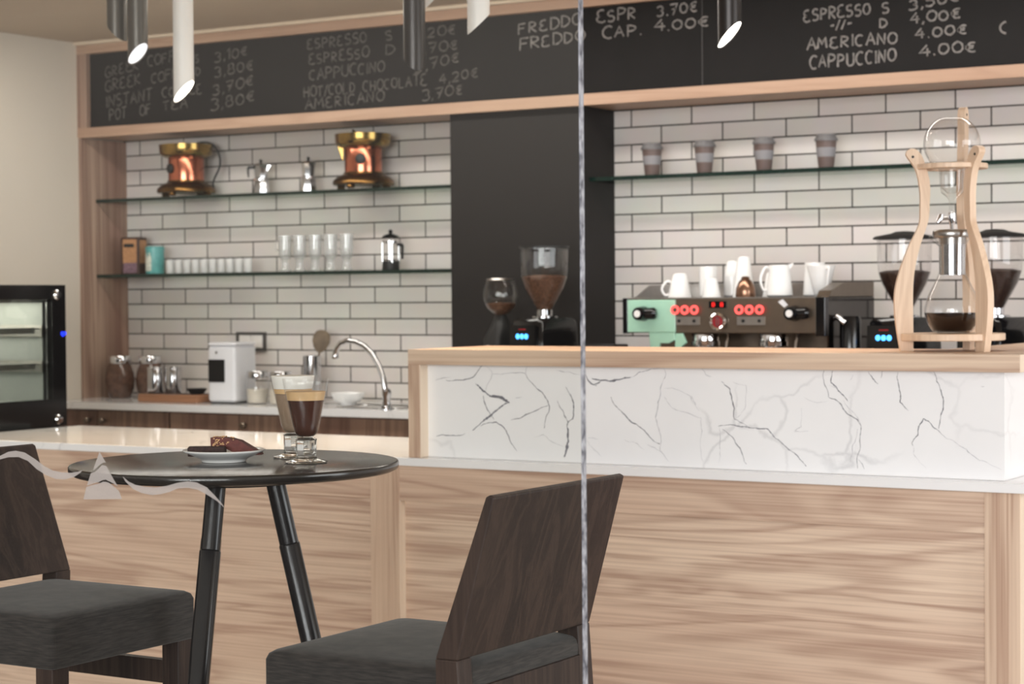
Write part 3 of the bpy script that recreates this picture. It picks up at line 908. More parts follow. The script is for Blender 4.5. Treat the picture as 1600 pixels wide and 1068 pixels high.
part(MB().box(-5.02, -1.47, 4.74, 5.25, 0.0, .06), 'plinth', 'black_matt', fc, smooth=False)

# raised part of the bar standing on the counter
rb = thing('bar_riser', 'raised bar block with an elm top board, elm end post and veined white marble face', 'bar', (-2.3, 4.9, .895))
tb = part(MB().prism([(-3.19, 4.66), (-1.432, 4.66), (-1.432, 6.2), (-1.752, 6.2), (-1.752, 5.075), (-3.19, 5.075)], 1.158, 1.201, 'XY'), 'top_board', 'wood_x', rb, smooth=False, bevel=0.0012)
part(MB().box(-1.432, -1.4308, 4.6605, 6.198, 1.159, 1.200), 'edge_band', 'wood_band', tb, smooth=False)
ep = part(MB().box(-3.19, -3.15, 4.66, 5.07, .895, 1.158), 'end_post', 'wood_z', rb, smooth=False, bevel=0.0012)
part(MB().box(-3.15, -3.149, 4.661, 4.70, .896, 1.157), 'edge_band', 'wood_band', ep, smooth=False)
mf = MB().box(-3.15, -1.482, 4.70, 4.72, .8955, 1.158)


def jag(pts, amp, depth=3):
    """Roughen a traced vein by random midpoint displacement."""
    for k in range(depth):
        out = [pts[0]]
        for p, q in zip(pts, pts[1:]):
            l = math.hypot(q[0] - p[0], q[1] - p[1])
            out += [((p[0] + q[0]) / 2 + random.uniform(-1, 1) * amp * l, (p[1] + q[1]) / 2 + random.uniform(-1, 1) * amp * l), q]
        pts = out
    return pts


for w, pts in VEINS:
    pts = [(min(max(x, -3.148), -1.484), min(max(z, .897), 1.157)) for x, z in pts]
    fine = jag(pts, .09)
    n = len(fine)
    wd = [w / 410 * (.35 + .9 * random.random()) * (0.35 + 0.65 * math.sin(PI * min(max(k / (n - 1), .06), .94))) for k in range(n)]
    mf.ribbon(fine, wd, 4.6996, mat=1 if w >= 1.0 else 2)
part(mf, 'marble_front', ['marble', 'vein', 'vein_soft'], rb, smooth=False, recalc=False)
part(MB().box(-1.502, -1.482, 4.72, 6.19, .8955, 1.158), 'marble_side', 'marble', rb, smooth=False)
part(MB().box(-3.15, -1.75, 5.04, 5.06, .896, 1.158), 'back_board', 'wood_x', rb, smooth=False)

# ------------------------------------------------------------------ back counter
bt = MB()
bt.box(-6.303, -4.36, 6.40, 6.928, .875, .905)
bt.box(-4.36, -3.745, 6.40, 6.672, .875, .905)
bt.box(-3.745, -1.0, 6.40, 6.928, .875, .905)
tag(bt.build('worktop', 'marble_top', smooth=False), 'pale marble worktop along the tiled back wall', 'worktop')


def cabinet(x0, x1, seams, handles, label):
    c = thing('base_cabinet', label, 'cabinet', ((x0 + x1) / 2, 6.66, 0), group='wooden cabinets under the back worktop')
    part(MB().box(x0, x1, 6.44, 6.92 if x1 < -4 else 6.67, .05, .874), 'body', 'wood_cab', c, smooth=False)
    edges = [x0] + seams + [x1]
    for i, (a, b) in enumerate(zip(edges, edges[1:])):
        d = part(MB().box(a + .003, b - .003, 6.42, 6.4395, .07, .868), 'door', 'wood_cab', c, smooth=False, bevel=0.001)
        for hx in handles:
            if a < hx < b:
                part(MB().lathe([(0, 0), (.006, 0), (.006, .012), (.013, .016), (.014, .024), (.009, .03), (0, .031)], (hx, 6.42, .826), 14, axis='Y'), 'knob', 'bronze_steel', d)

cabinet(-6.30, -5.62, [-6.025], [-6.071, -5.982], 'brown wooden base cabinet with two chrome knobs beside the oven')
cabinet(-5.615, -4.86, [-5.24], [-5.205], 'brown wooden base cabinet under the white dispenser')
cabinet(-4.855, -4.36, [], [], 'brown wooden base cabinet under the tap')
cabinet(-4.35, -1.02, [-3.5, -2.7, -1.9], [], 'brown wooden base cabinet under the espresso machine')

# sink and tap
sk = thing('sink', 'steel sink let into the worktop below the tap', 'sink', (-4.66, 6.60, .905))
sm = MB()
lo = lambda i, z: [(a, b, z) for a, b in rrect(.16 - i, .10 - i, .03)]
sm.loft([lo(0, .0005), lo(0, .003), lo(.012, .003), lo(.014, -.02), lo(.03, -.025)], caps=False)
sm.build('basin', 'steel_brushed', sk)
MB().lathe([(0, -.0235), (.02, -.0235), (.022, -.021), (.012, -.021), (0, -.0225)], n=16).build('drain', 'chrome', sk)

fp = [(-4.533, .907), (-4.535, .962), (-4.547, 1.026), (-4.568, 1.077), (-4.599, 1.123), (-4.636, 1.154), (-4.677, 1.171), (-4.718, 1.176), (-4.753, 1.166), (-4.773, 1.145), (-4.783, 1.119)]
fa = thing('tap', 'chrome swan-neck tap on the worktop left of the raised bar', 'tap', (-4.533, 6.47, .905))
fm = MB()
fm.tube([(x + 4.533, .0, z - .905) for x, z in fp], [.0115] * 10 + [.0125], 14)
fm.build('spout', 'chrome', fa)
MB().lathe([(0, 0), (.024, 0), (.024, .008), (.017, .014), (.0165, .05), (.019, .055), (.019, .075), (.013, .082), (0, .082)], n=20).build('tap_base', 'chrome', fa)
MB().lathe([(0, 0), (.0125, 0), (.0145, .004), (.0145, .018), (.0115, .022), (0, .022)], (-.25, 0, .198), 16).build('aerator', 'chrome', fa)

RV = math.atan2(.5207, .8537)     # turn that lays local +X along the right of the photographer's view

# ------------------------------------------------------------------ black oven at the left end
ov = thing('display_oven', 'black glass-fronted oven with racks and a blue light at the left wall', 'oven', (-5.2, 5.03, .885))
# local: front faces +X; y runs along the front
om = MB()
om.box(-.62, -.03, -.345, .345, .0, .02); om.box(-.62, -.03, -.345, .345, .495, .515)
om.box(-.62, -.60, -.345, .345, .02, .495); om.box(-.60, -.03, -.345, -.30, .02, .495); om.box(-.60, -.03, .30, .345, .02, .495)
om.box(-.60, -.03, -.30, .30, .02, .085); om.box(-.60, -.03, -.30, .30, .465, .495)
om.build('casing', 'black_matt', ov, smooth=False)
im = MB()
im.box(-.598, -.59, -.30, .30, .085, .465); im.box(-.59, -.06, -.299, -.292, .085, .465); im.box(-.59, -.06, .292, .299, .085, .465); im.box(-.59, -.06, -.292, .292, .086, .09)
im.build('cavity', 'oven_inside', ov, smooth=False)
dr = MB()
y0, y1, z0, z1 = -.349, .351, .004, .518
wy0, wy1, wz0, wz1 = -.262, .283, .103, .466
dr.box(-.016, 0, y0, wy0, z0, z1); dr.box(-.016, 0, wy1, y1, z0, z1); dr.box(-.016, 0, wy0, wy1, z0, wz0); dr.box(-.016, 0, wy0, wy1, wz1, z1)
door = dr.build('door', 'black_gloss', ov, smooth=False)
MB().box(-.012, -.008, wy0, wy1, wz0, wz1).build('window', 'dark_glass', door, smooth=False)
wf = MB()
wf.box(-.020, -.017, wy0 - .004, wy1 + .004, wz1 - .012, wz1 + .004); wf.box(-.020, -.017, wy1 - .012, wy1 + .004, wz0, wz1); wf.box(-.020, -.017, wy0 - .004, wy0 + .012, wz0, wz1)
wf.build('window_trim', 'steel', door, smooth=False)
for yy, zz in ((.305, .482), (.305, .028), (-.305, .482), (-.305, .028)):
    MB().lathe([(0, 0), (.019, 0), (.019, .006), (.014, .012), (0, .013)], (0, yy, zz), 20, axis='X').build('door_stud', 'chrome', door)
bl = MB(); bl.box(0, .0015, .325, .351, .335, .347); bl.box(0, .0015, .33, .34, .330, .336)
bl.build('indicator_light', 'blue_dim', ov, smooth=False)
for zz in (.36, .23):
    rk = MB()
    rk.box(-.55, -.05, -.285, -.278, zz - .03, zz + .012); rk.box(-.55, -.05, .278, .285, zz - .03, zz + .012)
    for k in range(9):
        xx = -.53 + k * .058
        rk.tube([(xx, -.28, zz), (xx, .28, zz)], .004, 6)
    rk.box(-.06, -.045, -.28, .24, zz - .018, zz + .004)
    rk.build('rack', 'steel_brushed', ov)
MB().box(-.585, -.575, -.25, .2, .40, .425).build('inner_lamp', 'light_strip', ov, smooth=False)
MB().box(-.585, -.57, -.1, .2, .285, .31).build('inner_plate', 'steel_brushed', ov, smooth=False)
ol = bpy.data.lights.new('oven_lamp', 'AREA'); ol.shape = 'RECTANGLE'; ol.size = .45; ol.size_y = .5; ol.energy = 6; ol.color = (1, .97, .88)
olo = bpy.data.objects.new('oven_lamp', ol); COL.objects.link(olo); olo.parent = ov; olo.location = (-.32, 0, .458)
oc = thing('oven_stand', 'dark low cabinet carrying the black oven behind the counter end', 'cabinet', (-5.5, 5.03, 0))
MB().rbox(-.32, .30, -.35, .35, .04, .885, .004).build('body', 'black_matt', oc)
MB().box(-.30, .27, -.33, .33, 0, .04).build('plinth', 'black_matt', oc, smooth=False)

# ------------------------------------------------------------------ copper urns
def urn(label, loc, rz, handle, hole=-90):
    t = thing('copper_urn', label, 'urn', loc, rz, 'copper urns on the top shelf')
    MB().lathe([(0, .066), (.078, .062), (.079, .07), (.079, .172), (.076, .178), (0, .178)], n=36).build('body', 'copper', t)
    b = MB()
    b.lathe([(0, .018), (.126, .016), (.130, .022), (.128, .034), (.112, .05), (.09, .06), (.083, .064), (.083, .07), (.07, .072), (0, .07)], n=36)
    base = b.build('base', 'dark_brass', t)
    for k in range(4):
        a = PI / 4 + k * PI / 2 + .35
        MB().lathe([(0, 0), (.014, 0), (.018, .008), (.014, .02), (0, .022)], (.108 * math.cos(a), .108 * math.sin(a), 0), 14).build('foot', 'dark_brass', base)
    c = MB()
    c.lathe([(0, .170), (.084, .170), (.098, .174), (.112, .182), (.117, .194), (.118, .21), (.1195, .228), (.113, .229), (.106, .222), (.06, .214), (0, .213)], n=36)
    c.build('collar', 'brass', t)
    th = MB().lathe([(0, 0), (.020, 0), (.022, .004), (.020, .010), (.008, .014), (0, .014)], (0, -.0785, .122), 20, axis='Y').build('tap_hole', 'black_matt', t)
    th.rotation_euler = (0, 0, math.radians(hole + 90))
    if handle:
        hp = [(.02, 0, .222), (.06, 0, .238), (.105, .0, .236), (.135, 0, .21), (.15, 0, .17), (.148, 0, .13), (.132, 0, .095), (.118, 0, .06), (.122, 0, .036)]
        MB().tube(smooth_path3(hp), .0048, 10).build('handle', 'black_matt', t)
    else:
        MB().tube([(-.02, -.01, .222), (-.032, -.012, .236), (-.044, -.014, .247)], [.005, .006, .004], 8).build('lever', 'dark_brass', t)
        MB().prism([(-.118, .214), (-.112, .19), (-.098, .15), (-.088, .12), (-.083, .12), (-.08, .178), (-.1, .2)], -.008, .008).build('bracket', 'brass', t, smooth=False, bevel=0.002)
    return t

urn('copper and brass urn with a curved black handle hose, on the top shelf', (-5.83, 6.795, 1.8005), RV, True, -140)
urn('copper and brass urn without handle hose, its dark hole facing front', (-4.867, 6.795, 1.8005), RV, False, -94)

# moka pots
def moka(label, x, rz):
    t = thing('moka_pot', label, 'moka pot', (x, 6.825, 1.8), rz, 'moka pots on the top shelf')
    MB().lathe([(0, 0), (.036, 0), (.037, .004), (.031, .052), (.03, .058), (0, .058)], n=8).build('boiler', 'steel', t, angle=20)
    MB().lathe([(0, .058), (.032, .058), (.032, .066), (.027, .07), (0, .07)], n=24).build('collar', 'steel', t)
    MB().lathe([(0, .07), (.026, .07), (.031, .118), (.034, .124), (.031, .125), (0, .124)], n=8).build('jug', 'steel', t, angle=20)
    lid = MB().lathe([(0, .124), (.032, .125), (.03, .129), (.012, .135), (0, .136)], n=8).build('lid', 'steel', t, angle=20)
    MB().lathe([(0, .135), (.004, .135), (.007, .141), (.0075, .147), (.004, .151), (0, .151)], n=12).build('knob', 'black_matt', lid)
    MB().prism([(-.031, .121), (-.055, .122), (-.061, .112), (-.058, .075), (-.052, .07), (-.051, .108), (-.031, .111)], -.006, .006).build('handle', 'black_matt', t, smooth=False, bevel=.002)
    MB().prism([(.026, .098), (.044, .122), (.044, .125), (.028, .125)], -.008, .008).build('spout', 'steel', t, smooth=False)
moka('steel moka pot with its black handle showing at the left', -5.434, RV)
moka('steel moka pot turned with its handle hidden, nearer the second urn', -5.177, RV + 1.9)

# ------------------------------------------------------------------ lower shelf
bx = thing('coffee_box', 'dark brown and tan box at the left end of the lower shelf', 'box', (-6.175, 6.83, 1.461), .18)
MB().rbox(-.048, .048, -.035, .035, 0, .168, .003).build('carton', 'box_brown', bx)
lb = MB()
lb.box(-.036, .036, -.0358, -.035, .05, .158); lb.box(.0475, .0482, -.028, .03, .05, .155)
lb.build('label', 'box_tan', bx, smooth=False)
MB().box(-.03, .022, -.0364, -.0358, .122, .138).build('stripe', 'black_matt', bx, smooth=False)
MB().box(-.034, .036, -.0364, -.035, .006, .052).build('picture', 'box_plum', bx, smooth=False)

tt = thing('round_tin', 'teal round tin beside the brown box', 'tin', (-6.045, 6.825, 1.461), .2)
MB().lathe([(0, 0), (.041, 0), (.042, .003), (.042, .103), (.0435, .104), (.0435, .12), (.04, .124), (0, .124)], n=32).build('tin', 'teal', tt)
lm = MB()
n = 14
v = []
for i in range(n + 1):
    a = math.radians(215 + 62 * i / n)
    for zz in (.014, .086 - .012 * math.sin(i)):
        v.append((.0425 * math.cos(a), .0425 * math.sin(a), zz))
lm.add(v, [(2 * i, 2 * i + 2, 2 * i + 3, 2 * i + 1) for i in range(n)])
lm.build('label', 'teal_light', tt)

proto = None
SHOTS = ['first', 'second', 'third', 'fourth', 'fifth', 'fifth', 'fourth', 'third', 'second', 'last']
for k in range(10):
    x = -5.933 + k * (.441 / 9)
    lab = ('small white-looking tumbler %s from the teal tin' % ['right next to it', 'second', 'third', 'fourth', 'fifth'][k]) if k < 5 else \
        ('small white-looking tumbler, %s from the right end of the row' % ['fifth', 'fourth', 'third', 'second', 'outermost'][k - 5])
    if k == 0: lab = 'small white-looking tumbler right next to the teal tin'
    if k == 9: lab = 'small white-looking tumbler ending the row at the right'
    if proto is None:
        proto = thing('shot_glass', lab, 'glass', (x, 6.80, 1.461), 0, 'small tumblers in a row on the lower shelf')
        MB().lathe([(0, 0), (.016, 0), (.0175, .004), (.0205, .062), (.0195, .062), (.0165, .012), (0, .010)], n=20).build('tumbler', 'vessel_white_sheen', proto)
    else:
        dup(proto, (x, 6.80, 1.461), 0, lab)


def irish_glass(t, mat, rim=.031, h=.155, stem=True):
    MB().lathe([(0, .054), (.016, .054), (.024, .060), (.0275, .072), (.0285, .10), (rim - .001, h), (rim - .0025, h), (.0265, .1), (.025, .074), (0, .062)], n=28).build('bowl', mat, t)
    MB().lathe([(0, 0), (.025, 0), (.026, .004), (.019, .012), (.016, .03), (.017, .048), (.02, .055), (0, .055)], n=20).build('stem', mat, t)

proto = None
MUG = ['clear stemmed glass with a side handle, at the left of its row', 'clear stemmed glass second from the left in its row', 'clear stemmed glass in the middle of the five',
       'clear stemmed glass second from the right in its row', 'clear stemmed glass nearest the coffee press']
for k, x in enumerate((-5.288, -5.209, -5.127, -5.046, -4.962)):
    t = thing('stemmed_glass', MUG[k], 'glass', (x, 6.80, 1.461), 0, 'stemmed glasses on the lower shelf')
    irish_glass(t, 'vessel_mug')
    if k in (0, 4):
        s = -1
        MB().tube([(s * .026, 0, .13), (s * .045, 0, .132), (s * .052, 0, .115), (s * .046, 0, .095), (s * .024, 0, .09)], .004, 8).build('handle', 'vessel_mug', t)

pr = thing('french_press', 'glass coffee press with a black base and lid', 'coffee press', (-4.736, 6.80, 1.461))
MB().lathe([(0, 0), (.035, 0), (.036, .004), (.036, .036), (.034, .038), (0, .038)], n=28).build('base', 'black_matt', pr)
MB().lathe([(.033, .038), (.033, .126), (.035, .13)], n=28).build('beaker', 'vessel', pr)
cg = MB()
for k in range(4):
    a = PI / 4 + k * PI / 2
    cg.tube([(.0345 * math.cos(a), .0345 * math.sin(a), .03), (.0345 * math.cos(a), .0345 * math.sin(a), .118)], .003, 8)
cg.lathe([(.034, .112), (.0365, .112), (.0365, .121), (.034, .121)], n=28)
cg.build('cage', 'steel', pr)
MB().lathe([(0, .04), (.030, .04), (.031, .044), (.004, .046), (.003, .13), (0, .13)], n=20).build('plunger', 'steel', pr)
MB().lathe([(0, .13), (.037, .13), (.038, .136), (.03, .144), (.012, .15), (.006, .152), (.009, .158), (.009, .163), (.004, .168), (0, .168)], n=24).build('lid', 'black_gloss', pr)
MB().prism([(.034, .112), (.058, .11), (.064, .1), (.062, .045), (.055, .045), (.055, .096), (.034, .1)], -.006, .006).build('handle', 'black_matt', pr, smooth=False, bevel=.002)

# ------------------------------------------------------------------ takeaway cups
proto = None
TC = [(-3.515, 'grey lidded takeaway cup nearest the dark pillar'), (-3.293, 'grey lidded takeaway cup second from the dark pillar'),
      (-3.049, 'grey lidded takeaway cup second from the right of the four'), (-2.803, 'grey lidded takeaway cup furthest from the dark pillar')]
for x, lab in TC:
    if proto is None:
        proto = thing('takeaway_cup', lab, 'cup', (x, 6.80, 1.804), 0, 'takeaway cups on the glass shelf')
        MB().lathe([(0, 0), (.027, 0), (.028, .003), (.0385, .104), (0, .104)], n=32).build('cup', 'cup_body', proto)
        MB().lathe([(.0320, .042), (.0328, .042), (.0366, .076), (.0358, .076)], n=32).build('sleeve', 'cup_band', proto)
        MB().lathe([(.0375, .1), (.042, .1), (.043, .105), (.041, .11), (.038, .112), (.036, .122), (.033, .125), (.02, .123), (0, .123)], n=32).build('lid', 'cup_lid', proto)
    else:
        dup(proto, (x, 6.80, 1.804), 0, lab)

# ------------------------------------------------------------------ things on the worktop
ZW = .905
for lab, x, y, s in (('large round jar of brown coffee with a chrome lid, against the side panel', -6.185, 6.74, 1.0), ('large round jar of brown coffee with a chrome lid, beside the two steel canisters', -6.05, 6.79, .98)):
    t = thing('storage_jar', lab, 'jar', (x, y, ZW), 0, 'brown jars on the worktop')
    MB().lathe([(0, 0), (.044 * s, 0), (.05 * s, .006), (.064 * s, .05), (.067 * s, .08), (.062 * s, .115), (.05 * s, .148), (.046 * s, .156), (0, .156)], n=32).build('jar', 'jar_glass', t)
    MB().lathe([(0, .156), (.05 * s, .156), (.052 * s, .16), (.052 * s, .184), (.049 * s, .189), (0, .19)], n=32).build('lid', 'chrome', t)

tr = thing('wooden_tray', 'reddish wooden tray board carrying two steel canisters', 'tray', (-5.71, 6.58, ZW), 0)
MB().rbox(-.165, .165, -.07, .07, 0, .034, .004).build('board', 'wood_tray', tr)
MB().rbox(-.15, .15, -.055, .055, .034, .0355, .004).build('mat', 'box_brown', tr)
for lab, x, y in (('polished steel canister at the left on the wooden tray', -5.83, 6.575), ('polished steel canister at the right on the wooden tray', -5.755, 6.605)):
    t = thing('steel_canister', lab, 'canister', (x, y, ZW + .0355), 0, 'steel canisters on the tray')
    MB().lathe([(0, 0), (.033, 0), (.035, .004), (.035, .1), (.033, .104), (0, .104)], n=28).build('body', 'steel', t)
    MB().lathe([(0, .104), (.036, .104), (.0365, .107), (.034, .113), (.01, .115), (0, .115)], n=28).build('lid', 'steel', t)
bd = thing('dark_dish', 'small black dish on the right end of the wooden tray', 'dish', (-5.60, 6.58, ZW + .0355))
MB().lathe([(0, 0), (.028, 0), (.042, .018), (.044, .024), (.04, .023), (.026, .006), (0, .005)], n=24).build('bowl', 'black_matt', bd)

dp = thing('white_dispenser', 'white boxy dispenser with a dark window on the worktop', 'dispenser', (-5.437, 6.62, ZW), .12)
MB().rbox(-.068, .068, -.085, .085, .004, .246, .012, n=5).build('housing', 'white_plastic', dp)
MB().rbox(-.070, .070, -.087, .087, .243, .258, .014, n=5).build('lid', 'white_plastic', dp)
MB().box(-.064, .016, -.0872, -.083, .09, .186).build('window', 'black_gloss', dp, smooth=False)
MB().rbox(-.064, .064, -.08, .08, 0, .006, .012).build('base', 'black_matt', dp)
MB().lathe([(0, 0), (.006, 0), (.006, .003), (0, .003)], (-.024, -.085, .216), 14, axis='Y').build('button', 'steel', dp)

so = thing('wall_socket', 'dark framed wall socket with white inserts on the tiles', 'socket', (-5.578, 6.93, 1.157))
sf = MB()
sf.box(-.082, .082, -.012, 0, -.042, -.030); sf.box(-.082, .082, -.012, 0, .030, .042); sf.box(-.082, -.068, -.012, 0, -.03, .03); sf.box(.068, .082, -.012, 0, -.03, .03)
sf.build('frame', 'socket_frame', so, smooth=False, bevel=.001)
for a in (-.067, .0015):
    MB().rbox(a, a + .0655, -.010, 0, -.029, .029, .003).build('insert', 'socket_white', so)

for lab, x, y in (('glass canister with a chrome lid right beside the white dispenser', -5.285, 6.60), ('glass canister with a chrome lid, behind the milky drink on the round table', -5.15, 6.58)):
    t = thing('glass_canister', lab, 'canister', (x, y, ZW), 0, 'glass canisters on the worktop')
    MB().lathe([(0, 0), (.044, 0), (.046, .004), (.05, .06), (.046, .1), (.042, .108)], n=28).build('jar', 'vessel', t)
    MB().lathe([(0, .005), (.042, .005), (.046, .05), (.046, .062), (0, .066)], n=24).build('contents', 'liner', t)
    MB().lathe([(0, .108), (.045, .108), (.046, .112), (.046, .134), (.043, .138), (0, .138)], n=28).build('lid', 'steel', t)

up = thing('utensil_pot', 'tall steel utensil pot on the worktop', 'pot', (-5.135, 6.78, ZW))
MB().lathe([(0, 0), (.036, 0), (.038, .004), (.038, .196), (.036, .198), (.035, .19), (.035, .01), (0, .008)], n=28).build('pot', 'steel', up)
sp = thing('wooden_spatula', 'dark wooden spatula standing in the steel pot', 'spatula', (-5.135, 6.78, .915))
sp.rotation_euler = (0, .16, RV)
MB().tube([(0, 0, 0), (0, 0, .22)], .005, 8).build('handle', 'paddle', sp)
pm = MB()
pm.loft([[(a * s, b, z) for a, b in rrect(.036, .004, .003)] for z, s in ((.205, .3), (.222, .75), (.25, 1.05), (.275, 1.0), (.293, .7), (.3, .3))])
pm.build('blade', 'paddle', sp)

wb = thing('white_bowl', 'white bowl beside the sink, left of the tap', 'bowl', (-4.86, 6.66, ZW))
MB().lathe([(0, .004), (.026, .004), (.027, 0), (.030, 0), (.031, .006), (.05, .016), (.066, .036), (.072, .05), (.070, .0505), (.062, .037), (.046, .02), (.02, .012), (0, .011)], n=36).build('bowl', 'white_china', wb)

# ------------------------------------------------------------------ espresso machine
em = thing('espresso_machine', 'two-group espresso machine with a mint green corner and red lit buttons', 'espresso machine', (-2.995, 6.52, ZW))
def W(mb): return local(mb, (-2.995, 6.52, ZW))
W(MB().box(-3.355, -2.635, 6.30, 6.73, 1.214, 1.335)).build('head', 'bronze_steel', em, smooth=False, bevel=.003)
W(MB().box(-3.34, -2.65, 6.50, 6.73, 1.03, 1.214)).build('rear_body', 'bronze_steel', em, smooth=False)
W(MB().rbox(-3.36, -2.63, 6.27, 6.73, .955, 1.03, .008)).build('base', 'steel_brushed', em)
for x in (-3.32, -2.67):
    for y in (6.31, 6.69):
        W(MB().lathe([(0, .905), (.022, .905), (.022, .912), (.014, .918), (.014, .955), (0, .955)], (x, y, 0), 16)).build('foot', 'black_matt', em)
W(MB().box(-3.375, -3.355, 6.292, 6.735, 1.212, 1.338)).build('end_cap', 'black_gloss', em, smooth=False, bevel=.002)
W(MB().box(-2.635, -2.600, 6.292, 6.735, 1.205, 1.338)).build('end_cap', 'black_gloss', em, smooth=False, bevel=.002)
W(MB().box(-2.600, -2.594, 6.31, 6.73, 1.04, 1.336)).build('side_plate', 'dark_mirror', em, smooth=False)
mi = MB()
mi.box(-3.354, -3.165, 6.290, 6.30, 1.217, 1.332)
mi.prism([(-3.27, 1.217), (-3.168, 1.217), (-3.166, 1.19), (-3.19, 1.178), (-3.225, 1.178), (-3.232, 1.14), (-3.262, 1.14)], 6.292, 6.302)
mi.prism([(-3.165, 1.213), (-3.14, 1.213), (-3.125, 1.18), (-3.15, 1.16), (-3.17, 1.165)], 6.296, 6.31)
W(mi).build('mint_corner', 'mint', em, smooth=False, bevel=.002)
# cup tray on top
ct = MB()
ct.box(-3.355, -2.635, 6.30, 6.73, 1.335, 1.339)
ct.prism([(6.31, 1.338), (6.36, 1.344), (6.46, 1.384), (6.73, 1.388), (6.73, 1.338)], -3.355, -3.349, 'YZ')
ct.box(-3.355, -2.63, 6.724, 6.73, 1.339, 1.388)
W(ct).build('cup_tray', 'steel_brushed', em, smooth=False)
W(MB().prism([(6.31, 1.338), (6.335, 1.36), (6.45, 1.388), (6.73, 1.39), (6.73, 1.338)], -2.64, -2.594, 'YZ')).build('side_guard', 'bronze_steel', em, smooth=False, bevel=.002)
# steam knobs
for x in (-3.30, -2.72):
    k = W(MB().lathe([(0, 0), (.026, 0), (.027, .01), (.024, .03), (.023, .05), (.021, .054), (0, .055)], (x + .012, 6.294, 1.283), 24, axis='Y')).build('steam_knob', 'black_gloss', em)
    W(MB().lathe([(0, 0), (.0125, 0), (.0125, .002), (0, .002)], (x + .012, 6.239, 1.283), 20, axis='Y')).build('knob_face', 'white_china', k)
    W(MB().tube([(x + .02, 6.27, 1.283), (x + .062, 6.272, 1.284), (x + .07, 6.274, 1.284)], [.020, .021, .014], 16)).build('knob_collar', 'black_gloss', k)
# button rows, displays, key plates, badge
for xs in ((-3.163, -3.1255, -3.088), (-2.916, -2.8775, -2.839)):
    for x in xs:
        b = W(MB().lathe([(.0085, 0), (.0165, 0), (.0165, .004), (.0085, .004), (.0085, 0)], (x, 6.290, 1.296), 24, axis='Y')).build('lit_button', 'red_glow', em)
        W(MB().lathe([(0, 0), (.0084, 0), (.0084, .003), (0, .003)], (x, 6.290, 1.296), 16, axis='Y')).build('button_face', 'bronze_steel', b)
    kp = W(MB().box(xs[0] - .012, xs[2] + .016, 6.295, 6.30, 1.243, 1.272)).build('key_plate', 'steel_brushed', em, smooth=False)
    for x in (xs[0] + .012, xs[2] - .004):
        W(MB().lathe([(0, 0), (.006, 0), (.006, .003), (0, .003)], (x + .0, 6.295, 1.257), 12, axis='Y')).build('key', 'black_matt', kp)
ds = W(MB().box(-3.034, -2.968, 6.294, 6.30, 1.302, 1.326)).build('display', 'black_gloss', em, smooth=False)
dg = MB()
for x in (-3.017, -2.985):
    for zz in (1.3075, 1.314, 1.3205):
        dg.box(x - .004, x + .004, 6.2932, 6.294, zz - .0007, zz + .0007)
    for xx, za, zb in ((x - .0047, 1.3145, 1.320), (x + .0047, 1.3145, 1.320), (x - .0047, 1.308, 1.3135), (x + .0047, 1.308, 1.3135)):
        dg.box(xx - .0007, xx + .0007, 6.2932, 6.294, za, zb)
W(dg).build('digits', 'red_digit', ds, smooth=False)
bgm = W(MB().lathe([(.021, 0), (.031, 0), (.031, .006), (.026, .009), (.021, .006), (.021, 0)], (-2.998, 6.292, 1.255), 28, axis='Y')).build('badge_ring', 'chrome', em)
W(MB().lathe([(0, 0), (.021, 0), (.021, .004), (0, .005)], (-2.998, 6.292, 1.255), 24, axis='Y')).build('badge_disc', 'red_badge', bgm)
bb = MB()
bb.box(-3.004, -3.001, 6.286, 6.2875, 1.243, 1.267); bb.box(-2.995, -2.992, 6.286, 6.2875, 1.243, 1.267); bb.box(-3.004, -2.992, 6.286, 6.2875, 1.266, 1.269); bb.box(-3.002, -2.994, 6.286, 6.2875, 1.240, 1.243)
W(bb).build('badge_emblem', 'steel', bgm, smooth=False)
st = W(MB().add([(-2.775, 6.2985, 1.322), (-2.757, 6.2985, 1.332), (-2.738, 6.2985, 1.312), (-2.752, 6.2985, 1.302)], [(0, 1, 2, 3)])).build('sticker', 'white_plastic', em, smooth=False)
# groups and filter holders
for x in (-3.08, -2.82):
    g = MB()
    g.lathe([(0, 1.214), (.046, 1.214), (.048, 1.208), (.048, 1.186), (.052, 1.184), (.052, 1.17), (.044, 1.166), (0, 1.166)], (x, 6.36, 0), 28)
    gh = W(g).build('group_head', 'chrome', em)
    pf = MB()
    pf.lathe([(0, 1.118), (.012, 1.118), (.016, 1.13), (.036, 1.138), (.037, 1.166), (0, 1.166)], (x, 6.36, 0), 24)
    pf.tube([(x, 6.33, 1.152), (x + .005, 6.26, 1.15)], .009, 10)
    p = W(pf).build('filter_holder', 'steel', em)
    W(MB().tube([(x + .005, 6.26, 1.15), (x + .008, 6.22, 1.146), (x + .014, 6.13, 1.134), (x + .0145, 6.125, 1.133)], [.011, .014, .015, .008], 12)).build('grip', 'black_gloss', p)
    W(MB().tube([(x + .1, 6.34, 1.214), (x + .1, 6.325, 1.17), (x + .095, 6.315, 1.06)], .006, 8)).build('steam_pipe', 'chrome', em)
dtm = MB(); dtm.box(-3.34, -2.65, 6.27, 6.49, 1.03, 1.034)
for k in range(12):
    dtm.box(-3.33 + k * .057, -3.30 + k * .057, 6.28, 6.48, 1.034, 1.038)
W(dtm).build('drip_grid', 'steel', em, smooth=False)
W(MB().lathe([(0, .956), (.035, .956), (.036, .96), (.036, 1.262), (.032, 1.272), (0, 1.272)], (-2.545, 6.38, 0), 20)).build('hot_water_arm', 'black_gloss', em)
W(MB().tube([(-2.60, 6.36, 1.262), (-2.575, 6.34, 1.27), (-2.55, 6.345, 1.25)], .011, 10)).build('side_valve', 'chrome', em)

